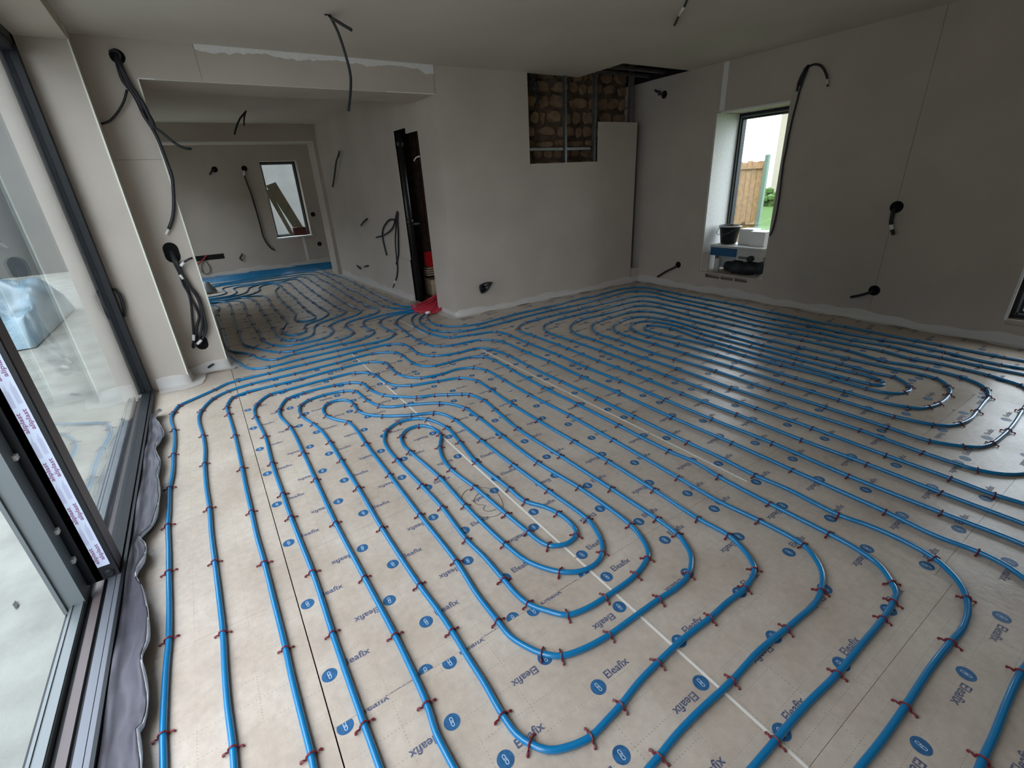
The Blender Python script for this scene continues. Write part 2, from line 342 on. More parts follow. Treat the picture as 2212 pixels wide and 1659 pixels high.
MB().prism([(-.042,4.7125),(2.29,4.748),(2.272,5.23),(-.042,5.2)], 2.218, H2).build('beam_core', M['plaster'], wb)
MB().prism([(-.042,4.6985),(2.29,4.7335),(2.29,4.739),(-.042,4.704)], 2.216, 2.2235).build('corner_bead', M['filler'], wb)
rf = MB(); rng = random.Random(3); n = 60
vs = []; 
for i in range(n+1):
    x = .36+(2.30-.36)*i/n; y = 4.70+(x-.357)*.0181-.0018; z = H2-.03-.018*rng.random()-.012*math.sin(i*.35)-(.02 if i > n-4 else 0)
    vs += [(x, y, H2-.0005), (x, y, z)]
rf.add(vs, [(2*i, 2*i+1, 2*i+3, 2*i+2) for i in range(n)]); 
o = rf.build('joint_filler', M['filler'], wb); sm = o.modifiers.new('t', 'SOLIDIFY'); sm.thickness = .0016; sm.offset = 0
# back wall and its opened corner
wk = struct('wall_back', 'grey plasterboard back wall with an opened corner showing the stone behind', 'wall')
def panel(x0, x1, z0, z1, parent=wk): return MB().prism([(x0,yb(x0)),(x1,yb(x1)),(x1,yb(x1)+.0125),(x0,yb(x0)+.0125)], z0, z1).build('plasterboard', M['plaster'], parent)
panel(2.29, 3.372, 0, H2); panel(3.374, 4.371, 0, 1.582); panel(4.373, 5.016, 0, 2.01); panel(5.032, 5.175, 0, .20)
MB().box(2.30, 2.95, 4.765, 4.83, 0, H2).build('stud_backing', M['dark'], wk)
MB().prism([(2.29,4.7575),(2.42,4.7575),(2.40,5.215),(2.272,5.215)], 0, H2).build('plasterboard', M['plaster'], wk)      # pillar end of the opening
for sx_ in (3.372, 4.372):
    z1 = 1.58 if sx_ > 4 else 1.583
    MB().prism([(sx_-.025,yb(sx_)-.0008),(sx_+.025,yb(sx_)-.0008),(sx_+.025,yb(sx_)),(sx_-.025,yb(sx_))], .35, z1-.05).build('joint_filler', M['plaster'], wk)
def stud(x0, x1, y, z0, z1, vertical=True):
    mb = MB(); d = .045; t = .0016
    if vertical: mb.box(x0, x1, y, y+t, z0, z1).box(x0, x0+t, y, y+d, z0, z1).box(x1-t, x1, y, y+d, z0, z1)
    else: mb.box(x0, x1, y, y+t, z0, z1).box(x0, x1, y, y+d, z0, z0+t).box(x0, x1, y, y+d, z1-t, z1)
    return mb
stud(3.885, 3.915, 4.715, 1.2, 2.62).build('metal_stud', M['steel'], wk)
stud(4.335, 4.375, 4.712, 1.2, 2.62).build('metal_stud', M['steel'], wk)
stud(4.93, 4.99, 4.72, 1.6, 2.62).build('metal_stud', M['steel'], wk)
stud(3.36, 3.875, 4.735, 1.715, 1.745, False).build('metal_rail', M['steel'], wk)
stud(3.925, 4.30, 4.735, 1.715, 1.745, False).build('metal_rail', M['steel'], wk)
wst = struct('wall_stone', 'old rubble stone wall behind the metal studs in the opened corner', 'wall')
MB().box(2.95, 5.7, 5.06, 5.4, 0, 2.98).build('mortar_bed', M['mortar'], wst)
rs = random.Random(11); z = 1.25; stones = []
while z < 2.9:
    hgt = rs.uniform(.085, .17); x = 3.02+rs.uniform(0, .1)
    while x < 5.35:
        wd = rs.choice((.09, .13, .17, .24, .30))*rs.uniform(.9, 1.1)
        mb = MB(); nseg = 9; rx = wd/2-.012; rz = hgt/2-.010; cx = x+wd/2; cz = z+hgt/2+rs.uniform(-.012, .012); dep = rs.uniform(.02, .055)
        ring1 = []; ring2 = []
        for k in range(nseg):
            a = 2*math.pi*k/nseg+rs.uniform(-.15, .15); q = 1.12 if k % 2 else 1.0
            ca, sa = math.cos(a), math.sin(a); e = max(abs(ca), abs(sa)); f_ = (.5/e+.5)*rs.uniform(.80, 1.12)
            ring1.append((cx+rx*ca*f_, 5.065, cz+rz*sa*f_)); ring2.append((cx+rx*ca*f_*.82, 5.06-dep, cz+rz*sa*f_*.8))
        mb.add(ring1+ring2, [(k, nseg+k, nseg+(k+1) % nseg, (k+1) % nseg) for k in range(nseg)]+[tuple(nseg+k for k in range(nseg-1, -1, -1))])
        mb.build('stone', M['stone'], wst); x += wd
    z += hgt
# passage wall with the rough doorway, closet behind it
wp = struct('wall_passage', 'grey plasterboard wall of the passage with the rough tall doorway', 'wall')
def ppanel(y0, y1, z0, z1, th=.0125): return MB().prism([(xp(y0),y0),(xp(y0)+th,y0),(xp(y1)+th,y1),(xp(y1),y1)], z0, z1).build('plasterboard', M['plaster'], wp)
ppanel(5.215, 5.52, 1.96, H2); ppanel(5.52, 5.87, 2.02, H2); ppanel(5.90, 7.3, 0, .55); ppanel(5.87, 7.3, .552, H2); ppanel(7.302, 9.1, 0, H2)
MB().prism([(xp(6.2)+.014,6.2),(xp(6.2)+.10,6.2),(xp(9.5)+.10,9.5),(xp(9.5)+.014,9.5)], 0, H2).build('wall_core', M['plaster'], wp)
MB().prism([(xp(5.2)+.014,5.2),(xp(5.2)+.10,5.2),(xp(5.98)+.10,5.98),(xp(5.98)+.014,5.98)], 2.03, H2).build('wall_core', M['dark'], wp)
wc = struct('wall_closet', 'brown rough masonry of the small room behind the doorway', 'wall')
MB().box(2.3, 3.7, 6.62, 6.9, -.03, 2.6).box(3.7, 3.9, 5.4, 5.42, -.03, 2.6).box(3.7, 3.9, 6.0, 6.9, -.03, 2.6).box(3.7, 3.9, 5.42, 6.0, -.03, 1.1).box(3.7, 3.9, 5.42, 6.0, 2.0, 2.6).build('masonry_bed', M['mortar'], wc)  # unseen opening left in the side wall, added so sky light reaches the bricks
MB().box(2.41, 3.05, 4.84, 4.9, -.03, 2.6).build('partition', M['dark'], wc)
MB().box(2.775, 3.5, 6.44, 6.48, .60, 2.3).build('board_panel', M['darkwood'], wc)
MB().box(2.3, 3.9, 4.84, 6.9, -.06, -.03).build('closet_floor', M['mortar'], wc)
rb = random.Random(4)
for r_ in range(24):
    zz = r_*.095
    for k in range(4):
        xx = 2.38+k*.235+(.117 if r_ % 2 else 0)
        MB().box(xx, xx+.222, 6.60+rb.uniform(-.008,.006), 6.63, zz+.01, zz+.088).build('brick', M['brick'], wc)
# far part
wf2 = struct('wall_far_beam', 'second grey beam and pier dividing the passage from the far room', 'wall')
MB().box(-.60, 2.05, 9.1, 9.5, 2.195, H2).box(2.05, 2.15, 9.1, 9.5, 0, H2).build('beam_core', M['plaster'], wf2)
MB().box(-.60, 2.055, 9.096, 9.10, 2.19, 2.208).box(2.046, 2.06, 9.096, 9.10, .08, 2.2).build('corner_bead', M['filler'], wf2)
wfr = struct('wall_far', 'grey plasterboard end wall with a narrow window', 'wall')
hole_box(MB(), [-.98, 1.42, 2.10, 3.0], [0, .60, 2.03, 3.0], 11.0, 11.35, [(1.42, 2.10, .60, 2.03)]).build('wall_core', M['plaster'], wfr)
MB().box(1.885, 1.935, 10.9985, 11.0, .1, .58).build('joint_filler', M['filler'], wfr)
MB().box(2.75, 3.0, 9.1, 11.0, 0, 3.0).box(2.13, 2.75, 9.45, 9.5, 0, 3.0).build('wall_core', M['plaster'], wfr)
# right wall
wr = struct('wall_right', 'long dark grey plasterboard wall on the right with two low windows', 'wall')
XR = 5.175
rc = MB()
for y0, y1, z0, z1 in ((-2.6,-.25,-.1,3.0), (.85,2.845,-.1,3.0), (3.66,5.4,-.1,3.0), (2.845,3.66,1.99,3.0), (-.25,.85,2.0,3.0), (-.25,.85,-.1,.19), (2.845,3.66,-.1,.195)):
    rc.box(XR+.0125, 5.72, y0, y1, z0, min(z1, H2))
MB().box(XR+.02, 5.72, -2.6, 5.4, H2, 3.0).build('wall_head', M['dark'], wr)  # dark colour paints in the shade of the void above the ceiling opening
rc.box(5.28, 5.72, 2.845, 3.66, .195, .255).box(5.28, 5.72, -.25, .85, .19, .21)
rc.build('wall_core', M['plaster'], wr)
def rp_(y0, y1, z0, z1): return MB().box(XR, XR+.0125, y0, y1, z0, z1).build('plasterboard', M['plaster'], wr)
rp_(-2.6, -.25, 0, H2); rp_(-.25, .85, 2.0, H2); rp_(-.25, .85, 0, .165); rp_(-.25, .85, .19, .21); rp_(.85, 1.768, 0, H2); rp_(1.7705, 2.845, 0, H2)
rp_(2.845, 3.66, 1.99, H2); rp_(3.6615, 4.66, 0, H2); rp_(2.845, 3.66, 0, .195); rp_(3.57, 3.66, .195, .24); rp_(2.845, 3.02, .195, .24); rp_(3.355, 3.375, .195, .24); rp_(3.175, 3.195, .195, .24)
MB().box(XR+.0126, 5.61, 3.652, 3.66, .258, 1.985).build('lit_reveal_skin', M['filler'], wr)  # skin in paler filler colour, standing in for daylight on the plasterboard reveal
MB().box(XR-.004, 5.30, 2.845, 3.66, .24, .258).build('window_board', M['plaster'], wr)
MB().box(XR-.0012, XR, 3.565, 3.625, 2.0, H2-.004).build('joint_filler', M['filler'], wr)
MB().box(XR-.002, XR+.03, 2.845, 3.60, 1.975, 1.992).build('corner_bead', M['filler'], wr)
MB().box(XR-.002, XR+.012, 2.832, 2.850, .24, 2.13).build('corner_bead', M['plaster'], wr)
MB().box(XR-.002, XR+.006, .845, .862, .2, 2.0).build('corner_bead', M['filler'], wr)
wfb = struct('wall_front', 'plasterboard wall behind the viewer', 'wall')
MB().box(-.98, 5.72, -2.9, -2.6, -.1, 3.0).build('wall_core', M['plaster'], wfb)
# ceiling with its opened corner
ce = struct('ceiling', 'grey plasterboard ceiling with an open corner by the stone', 'ceiling')
MB().box(-.342, 4.12, -2.6, 4.75, H2, H2+.0125).build('ceiling_board', M['ceiling'], ce)
MB().box(4.12, 5.19, -2.6, 4.062, H2, H2+.0125).build('ceiling_board', M['ceiling'], ce)
MB().box(-.60, 2.75, 4.75, 11.0, H2, H2+.0125).build('ceiling_board', M['ceiling'], ce)
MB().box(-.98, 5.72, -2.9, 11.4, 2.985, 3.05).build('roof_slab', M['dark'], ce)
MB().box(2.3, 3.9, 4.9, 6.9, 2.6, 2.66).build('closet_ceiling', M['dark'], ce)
for yy in (4.15, 4.42, 4.66):
    MB().box(3.9, 5.2, yy, yy+.045, 2.50, 2.525).build('metal_furring', M['steel'], ce)
for xx in (4.3, 4.62, 4.95):
    MB().box(xx, xx+.06, 3.8, 5.1, 2.62, 2.80).build('joist', M['mortar'], ce)

# ------------------------------------------------------------------ sliding door and windows
XL = -.60
dr = empty('sliding_door', (-.66, 2.1, 0), 'half open anthracite sliding glass door with taped end stile on the left', 'door', kind='structure')
dr.name = 'door_1'
fr = MB(); fr.box(-.668, -.60, 4.40, 4.48, .0, 2.375).box(-.775, -.60, -.35, 4.48, 2.315, 2.375).box(-.775, -.60, -.35, -.28, 0, 2.375).build('door_frame', M['alu'], dr)
MB().box(-.775, -.60, -.35, 4.36, -.06, -.004).build('threshold', M['alu'], dr)
MB().box(-.757, -.712, -.30, 4.40, -.004, .018).box(-.752, -.746, -.30, 4.40, .018, .022).box(-.72, -.714, -.30, 4.40, .018, .024).build('outer_rail', M['alu2'], dr)
MB().box(-.694, -.668, -.30, 4.40, -.004, .006).build('brush_channel', M['brownalu'], dr)
MB().box(-.645, -.621, -.30, 4.40, -.004, .026).build('running_rail', M['rail'], dr)
MB().box(-.617, -.600, -.30, 4.40, -.004, .030).build('inner_rail', M['rail'], dr)
MB().box(-.599, -.588, -.30, 4.40, -.03, .040).build('sealing_strip', M['alu'], dr)
# moving leaf
MB().box(-.682, -.606, 2.10, 2.195, .03, 2.33).build('end_stile', M['alu'], dr)
MB().box(-.6058, -.6045, 2.112, 2.193, .05, 2.33).build('stile_film', M['brownalu'], dr)
MB().box(-.660, -.606, 2.195, 4.40, .028, .042).box(-.682, -.606, 2.195, 4.36, 2.27, 2.33).box(-.682, -.660, 4.37, 4.40, .04, 2.27).build('leaf_frame', M['alu'], dr)
MB().box(-.644, -.636, 2.195, 4.40, .042, 2.27).build('glass_pane', M['doorglass'], dr)
MB().box(-.772, -.710, 2.02, 2.10, .0, 2.33).box(-.777, -.765, 2.01, 2.10, -.0, 2.33).build('meeting_stile', M['alu2'], dr)
MB().box(-.71, -.66, 2.10, 2.11, .03, 2.33).build('stile_recess', M['alu'], dr)
for z in (.16, .30, .62): MB().box(-.716, -.700, 2.075, 2.10, z, z+.018).build('glazing_clip', M['ferrule'], dr)
ro = MB(); ro.lathe([(.0, 0), (.017, 0), (.017, .004), (.012, .008), (0, .008)], 18, frame_to((-.634, 2.10, .052), (1,0,0), (0,0,1), (0,-1,0)), False, False).build('end_roller', M['alu'], dr)
tp = MB().box(-.659, -.620, 2.0985, 2.10, .092, 2.30).build('protective_tape', M['tape'], dr)
av, af, al = text_mesh('aliplast', 1)
t1 = MB(); t2 = MB(); kz = .078/al
for i in range(11):
    for cx_, ph, mb in ((-.6510, .0, t1), (-.6310, .012, t1)):
        z0 = .108+i*.196+ph
        mb.add([(cx_+.0042-v.y*kz*.62, 2.0979, z0+v.x*kz) for v in av], af)
        z1 = z0+.098
        for j in range(4):
            xx = cx_-.0072+j*.0032
            t2.add([(xx, 2.0980, z1), (xx+.0017, 2.0980, z1), (xx+.0017, 2.0980, z1+.062+.01*((i*3+j) % 3)), (xx, 2.0980, z1+.062+.01*((i*3+j) % 3))], [(0,1,2,3)])
t1.build('tape_lettering', M['tapeprint'], tp); t2.build('tape_fine_print', M['tapefine'], tp)
# right-hand window
def window(name, label, axis, a0, a1, z0, z1, pos, depth, out, f=.06):
    w_ = empty(name, (0,0,0), label, 'window', kind='structure')
    p0, p1 = pos, pos+depth*out
    lo, hi = min(p0, p1), max(p0, p1)
    def bx(mb, u0, u1, q0, q1, zz0, zz1):
        return mb.box(u0, u1, q0, q1, zz0, zz1) if axis == 'X' else mb.box(q0, q1, u0, u1, zz0, zz1)
    m = MB(); bx(m, a0, a0+f, lo, hi, z0, z1); bx(m, a1-f, a1, lo, hi, z0, z1); bx(m, a0+f, a1-f, lo, hi, z1-f, z1); bx(m, a0+f, a1-f, lo, hi, z0, z0+f); m.build('window_frame', M['alu'], w_)
    m = MB(); s = .03; i0 = lo+.012; i1 = hi-.02
    for (u0,u1,zz0,zz1) in ((a0+f*.45,a0+f*.45+s*.5,z0+f*.4,z1-f*.4), (a1-f*.45-s*.5,a1-f*.45,z0+f*.4,z1-f*.4), (a0+f*.5,a1-f*.5,z1-f*.45-s*.5,z1-f*.45), (a0+f*.5,a1-f*.5,z0+f*.45,z0+f*.45+s*.5)):
        q0, q1 = (lo-.004, lo+.002) if out > 0 else (hi-.002, hi+.004)
        bx(m, u0, u1, q0, q1, zz0, zz1)
    m.build('protective_film', M['alu2'], w_)
    m = MB(); c_ = (lo+hi)/2; bx(m, a0+f, a1-f, c_-.003, c_+.003, z0+f, z1-f); m.build('glass_pane', M['glass'], w_)
    return w_
window('window_1', 'narrow floor-low window on the right with clutter on its sill', 'Y', 2.845, 3.66, .258, 1.985, 5.61, .07, 1)
window('window_2', 'dark framed window cut off by the right edge', 'Y', -.25, .85, .21, 2.0, 5.25, .07, 1)
window('window_3', 'narrow end window with boards leaning in it', 'X', 1.42, 2.10, .60, 2.03, 11.20, .07, 1, .05)
MB().box(1.40, 2.12, 10.985, 11.20, .585, .604).build('window_board', M['white'], wfr)
window('window_4', 'tall window in the left wall of the passage', 'Y', 8.0, 10.2, .02, 2.1, -.70, .07, -1)
# ------------------------------------------------------------------ outside
g = tag(MB().box(-14, -.775, -8, 22, -.20, -.065).build('ground_terrace', M['slab']), 'pale stained concrete terrace outside the sliding door', 'ground', kind='structure')
tag(MB().box(-7.9, -7.5, -3, 22, -.1, 4.5).build('wall_sky_blocker', M['wallout']), 'added unseen grey wall across the terrace, blocking low sky light', 'wall', kind='structure')  # unseen wall added to keep low sky light off the room's right side
tag(MB().box(5.72, 40, -14, 40, -.45, -.25).build('ground_lawn', M['grass']), 'green lawn outside the right window', 'lawn', kind='structure')
tag(MB().box(-3, 5.72, 11.4, 26, -.3, -.1).build('ground_yard', M['slab']), 'pale yard outside the end window', 'ground', kind='structure')
tag(MB().box(-3, 8, 17.5, 17.9, -.2, 3.8).build('wall_neighbour', M['yardrender']), 'pale rendered wall seen through the end window', 'wall', kind='structure')
tag(MB().box(-7.5, -.8, 16.0, 16.4, -.1, 7.0).build('wall_yard', M['endwall']), 'grey rendered wall at the far end of the terrace', 'wall', kind='structure')
fe = empty('fence', (9, 5.2, -.25), 'brown vertical slat fence seen through the right window', 'fence')
for k in range(26):
    y0 = 5.27+k*.105
    MB().box(9.0, 9.022, y0, y0+.098, -.25, 1.53+random.uniform(-.02, .02)).build('slat', M['fence'], fe)
for zz in (.42, 1.40): MB().box(8.965, 9.0, 5.25, 8.0, zz, zz+.05).build('rail', M['fence'], fe)
MB().box(8.96, 9.03, 5.17, 5.235, -.25, 1.62).build('post', M['post'], fe)
ho = empty('house', (30, 14, -.25), 'cream neighbouring house past the fence post', 'house')
MB().box(27, 34, 6.0, 15.2, -.25, 4.6).build('wall', M['render'], ho)
MB().box(26.6, 34.3, 5.7, 15.5, 4.6, 4.85).build('eaves', M['roof'], ho)
MB().box(26.95, 27, 12.9, 13.9, 1.6, 3.9).build('window', M['alu2'], ho)
MB().box(26.93, 26.96, 13.0, 13.8, 1.75, 3.8).build('pane', M['glass'], ho)
hd = MB(); rh = random.Random(2)
for k in range(90):
    c_ = (23+rh.uniform(-.4,.4), 9+rh.uniform(0,7), -.25+rh.uniform(.05,.7)); hd.lathe([(.01,-.16),(.2,-.06),(.2,.08),(.01,.18)], 6, Matrix.Translation(c_))
tag(hd.build('shrub_row', M['grass']), 'low green shrubs at the end of the lawn', 'shrubs', kind='stuff')
MB()
sh = MB(); nx, ny = 22, 16; vs = []
for i in range(nx+1):
    for j in range(ny+1):
        u, v_ = i/nx, j/ny; x = -2.6+.75*u; y = 7.3+2.5*v_
        z = .20+.40*math.sin(u*3.0)*math.sin(v_*2.8)+.05*math.sin(u*13+v_*5)+.04*math.sin(v_*17)
        if i in (0, nx) or j in (0, ny): z = -.05
        vs.append((x, y, z))
sh.add(vs, [(i*(ny+1)+j, (i+1)*(ny+1)+j, (i+1)*(ny+1)+j+1, i*(ny+1)+j+1) for i in range(nx) for j in range(ny)])
tag(sh.build('plastic_sheet', M['sheet'], None, True), 'pale blue plastic sheet heaped over material on the terrace', 'sheet')

# ------------------------------------------------------------------ underfloor heating pipes with their clips and red sleeves
PIPES = {
 'outer': [(-0.438,1.041,0),(-0.44,1.165,0),(-0.444,1.267,1),(-0.444,1.399,0),(-0.442,1.525,0),(-0.438,1.632,1),(-0.44,1.802,0),(-0.446,2.015,1),(-0.45,2.177,0),(-0.457,2.374,1),(-0.456,2.534,0),(-0.457,2.741,1),(-0.449,2.865,0),(-0.445,2.987,0),(-0.446,3.148,1),(-0.442,3.342,0),(-0.448,3.533,1),(-0.464,3.681,0),(-0.468,3.804,0),(-0.456,3.869,1),(-0.422,3.987,1),(-0.317,4.068,0),(-0.187,4.163,1),(-0.085,4.247,0),(-0.009,4.258,1),(0.221,4.266,1),(0.527,4.286,1),(0.826,4.302,1),(1.09,4.322,1),(1.328,4.306,1),(1.426,4.202,1),(1.434,4.036,1),(1.433,3.851,1),(1.518,3.695,1),(1.72,3.622,1),(1.875,3.62,1),(1.951,3.589,0),(2.002,3.483,1),(2.028,3.238,1),(2.013,2.914,1),(2.015,2.503,1),(2.017,2.117,1),(2.011,1.775,1),(2.009,1.376,1),(2.014,1.206,0),(2.004,0.979,1),(2.017,0.827,0),(2.007,0.604,1),(2.032,0.501,0),(2.039,0.383,0),(2.02,0.278,1),(1.982,0.22,0),(1.939,0.179,0),(1.886,0.15,1),(1.829,0.131,0),(1.73,0.118,0),(1.641,0.122,1),(1.491,0.126,0),(1.305,0.123,1),(1.164,0.123,0),(1.043,0.127,0),(0.902,0.13,0)],
 'second': [(-0.283,0.941,0),(-0.28,1.053,0),(-0.279,1.108,1),(-0.283,1.262,0),(-0.282,1.384,0),(-0.278,1.549,1),(-0.28,1.736,0),(-0.284,1.964,1),(-0.288,2.173,0),(-0.287,2.399,1),(-0.293,2.629,0),(-0.292,2.9,1),(-0.284,3.102,0),(-0.288,3.31,1),(-0.303,3.527,0),(-0.303,3.669,0),(-0.286,3.768,1),(-0.204,3.96,1),(-0.098,4.051,1),(0.072,4.097,1),(0.405,4.1,1),(0.761,4.122,1),(1.096,4.152,1),(1.209,4.096,0),(1.279,4.02,1),(1.294,3.885,1),(1.294,3.655,1),(1.337,3.517,0),(1.425,3.461,1),(1.541,3.454,1),(1.746,3.446,1),(1.847,3.365,1),(1.87,3.233,1),(1.861,2.937,1),(1.848,2.493,1),(1.854,2.137,1),(1.854,1.755,1),(1.857,1.382,1),(1.875,1.223,0),(1.858,1.08,1),(1.852,0.817,1),(1.854,0.572,1),(1.849,0.472,0),(1.823,0.384,0),(1.764,0.322,1),(1.725,0.294,0),(1.673,0.285,1),(1.572,0.277,1),(1.42,0.275,0),(1.255,0.273,1),(1.084,0.28,0),(0.934,0.279,1),(0.827,0.278,0),(0.703,0.277,0)],
 'third': [(-0.109,0.82,0),(-0.103,0.929,0),(-0.102,0.964,1),(-0.105,1.136,0),(-0.106,1.237,0),(-0.105,1.35,1),(-0.108,1.596,0),(-0.111,1.828,1),(-0.117,2.024,0),(-0.117,2.24,1),(-0.118,2.494,0),(-0.116,2.706,1),(-0.116,3.172,1),(-0.125,3.561,1),(-0.128,3.703,1),(-0.108,3.809,0),(-0.074,3.881,1),(0.029,3.928,1),(0.228,3.932,1),(0.424,3.933,1),(0.763,3.96,1),(0.995,3.945,1),(1.102,3.823,1),(1.099,3.687,1),(1.097,3.503,1),(1.142,3.37,0),(1.213,3.289,1),(1.376,3.252,1),(1.528,3.262,0),(1.646,3.197,1),(1.697,3.068,1),(1.698,2.805,1),(1.694,2.466,1),(1.709,2.043,1),(1.706,1.653,1),(1.696,1.192,1),(1.69,0.958,0),(1.709,0.782,1),(1.709,0.6,1),(1.673,0.538,0),(1.617,0.486,0),(1.53,0.449,1),(1.451,0.434,0),(1.372,0.436,0),(1.285,0.439,1),(1.139,0.446,0),(0.987,0.439,1),(0.828,0.44,0),(0.738,0.437,0),(0.655,0.429,1),(0.616,0.426,0),(0.499,0.412,0)],
 'centre': [(0.04,0.717,0),(0.042,0.827,0),(0.041,0.958,1),(0.04,1.138,0),(0.04,1.316,1),(0.043,1.485,0),(0.044,1.653,1),(0.039,1.86,0),(0.034,2.075,1),(0.033,2.298,1),(0.032,2.655,1),(0.043,3.034,1),(0.028,3.387,1),(0.035,3.53,0),(0.061,3.614,1),(0.098,3.68,0),(0.168,3.752,1),(0.277,3.76,1),(0.624,3.779,1),(0.826,3.766,1),(0.92,3.656,1),(0.941,3.574,1),(0.962,3.364,1),(1.007,3.262,0),(1.095,3.196,1),(1.288,3.135,1),(1.451,3.082,1),(1.499,3.024,0),(1.531,2.931,1),(1.526,2.707,1),(1.511,2.408,1),(1.512,2.116,1),(1.52,1.783,1),(1.528,1.511,1),(1.525,1.196,1),(1.516,0.947,1),(1.526,0.807,1),(1.506,0.738,0),(1.477,0.683,0),(1.438,0.641,1),(1.329,0.611,1),(1.225,0.612,0),(1.121,0.608,1),(0.986,0.61,0),(0.855,0.603,1),(0.759,0.594,0),(0.669,0.578,1),(0.608,0.571,0),(0.543,0.566,1),(0.48,0.581,0),(0.429,0.607,0),(0.399,0.647,1),(0.382,0.687,0),(0.377,0.751,1),(0.381,0.864,0),(0.38,0.959,0),(0.381,1.081,1),(0.378,1.189,0),(0.369,1.333,1),(0.363,1.539,0),(0.36,1.736,1),(0.363,2.109,1),(0.362,2.435,1),(0.361,2.69,1),(0.354,2.874,0),(0.332,3.01,1),(0.292,3.192,1),(0.3,3.322,0),(0.323,3.381,1),(0.386,3.437,1),(0.494,3.46,1),(0.642,3.434,1),(0.711,3.366,1),(0.734,3.148,1),(0.775,2.994,1),(0.836,2.926,0),(0.919,2.889,1),(1.129,2.761,1),(1.194,2.674,0),(1.232,2.567,1),(1.236,2.388,1),(1.228,2.093,1),(1.225,1.734,1),(1.254,1.43,1),(1.259,1.24,0),(1.252,1.091,1),(1.226,1,0),(1.19,0.938,0),(1.161,0.917,1),(1.062,0.886,1),(0.896,0.878,1),(0.809,0.882,0),(0.739,0.901,1),(0.695,0.952,0),(0.656,1.019,1),(0.645,1.083,0),(0.644,1.164,1),(0.643,1.309,0),(0.633,1.442,1),(0.642,1.703,1),(0.634,1.927,1),(0.62,2.24,1),(0.622,2.409,0),(0.634,2.492,0),(0.667,2.572,0),(0.693,2.612,1),(0.79,2.668,1),(0.889,2.655,0),(0.958,2.585,1),(1.009,2.405,1),(0.99,2.19,1),(0.964,1.939,1),(0.976,1.631,1),(0.982,1.502,1),(1.027,1.421,0),(1.051,1.342,1),(1.055,1.264,0),(1.043,1.213,0),(1.023,1.184,1),(0.968,1.169,0),(0.93,1.179,0),(0.892,1.207,1),(0.876,1.256,0),(0.871,1.322,1),(0.86,1.476,1),(0.843,1.752,1),(0.821,1.966,1),(0.835,2.104,0),(0.87,2.212,1),(0.937,2.345,1),(0.935,2.459,0),(0.879,2.539,1),(0.798,2.538,0),(0.737,2.477,1),(0.71,2.376,0),(0.713,2.276,1),(0.739,1.935,1),(0.737,1.648,1),(0.751,1.322,1),(0.775,1.178,0),(0.841,1.069,1),(0.909,1.023,0),(0.982,1.017,0),(1.041,1.044,1),(1.084,1.096,0),(1.115,1.168,0),(1.13,1.229,1),(1.119,1.502,1),(1.107,1.796,1),(1.101,2.129,1),(1.098,2.467,1),(1.078,2.574,0),(1.033,2.646,1),(0.899,2.713,1),(0.739,2.828,1),(0.667,2.91,0),(0.629,3.014,1),(0.634,3.137,1),(0.615,3.247,0),(0.563,3.29,0),(0.489,3.283,1),(0.439,3.208,0),(0.433,3.078,1),(0.474,2.974,0),(0.525,2.887,1),(0.538,2.706,0),(0.533,2.535,1),(0.534,2.123,1),(0.534,1.717,1),(0.539,1.357,1),(0.527,1.169,0),(0.529,1.022,1),(0.532,0.948,0),(0.557,0.88,0),(0.581,0.838,1),(0.626,0.795,1),(0.694,0.773,0),(0.801,0.76,1),(0.909,0.76,0),(1.045,0.76,1),(1.139,0.757,0),(1.221,0.77,1),(1.308,0.825,0),(1.346,0.884,0),(1.365,0.933,1),(1.374,1.051,1),(1.373,1.189,0),(1.371,1.329,1),(1.362,1.706,1),(1.351,2.113,1),(1.378,2.423,1),(1.393,2.6,1),(1.363,2.747,1),(1.322,2.796,1),(1.234,2.855,1),(1.159,2.909,1),(1.039,2.962,1),(0.931,3.067,0),(0.865,3.15,1),(0.812,3.327,1),(0.802,3.486,1),(0.728,3.572,1),(0.613,3.604,1),(0.384,3.611,1),(0.261,3.569,1),(0.184,3.404,1),(0.171,3.291,0),(0.198,3.064,1),(0.201,2.654,1),(0.199,2.325,1),(0.197,1.901,1),(0.207,1.497,1),(0.215,1.18,1),(0.215,1.065,0),(0.211,0.907,1),(0.2,0.816,0),(0.201,0.762,0),(0.203,0.715,0),(0.21,0.613,0)],
 'sleeve0': [(2.087,5.35,0),(2.004,5.349,0),(1.887,5.301,0),(1.77,5.202,0),(1.682,5.102,0),(1.636,4.988,1),(1.616,4.838,0),(1.604,4.658,1),(1.586,4.436,1),(1.587,4.241,1),(1.603,4.056,1),(1.645,3.937,0),(1.682,3.9,1),(1.774,3.857,1),(1.929,3.842,0),(2.06,3.815,1),(2.151,3.716,1),(2.196,3.572,1),(2.194,3.265,1),(2.207,2.896,1),(2.193,2.479,1),(2.191,2.064,1),(2.182,1.62,1),(2.191,1.223,1),(2.186,0.892,1),(2.186,0.703,0),(2.183,0.497,1),(2.17,0.33,0),(2.189,0.197,1),(2.182,0.126,0),(2.152,0.065,0),(2.073,-0.038,0)],
 'sleeve1': [(2.159,5.321,0),(2.05,5.262,0),(1.956,5.194,0),(1.857,5.06,0),(1.787,4.877,0),(1.754,4.691,1),(1.759,4.497,0),(1.772,4.35,1),(1.823,4.181,0),(1.882,4.087,1),(2.045,4.031,1),(2.159,3.999,0),(2.326,3.93,1),(2.359,3.722,1),(2.354,3.403,1),(2.359,2.943,1),(2.347,2.586,1),(2.354,2.223,1),(2.348,1.815,1),(2.347,1.458,1),(2.357,1.091,1),(2.343,0.709,1),(2.356,0.358,1),(2.369,0.11,0),(2.343,-0.054,0)],
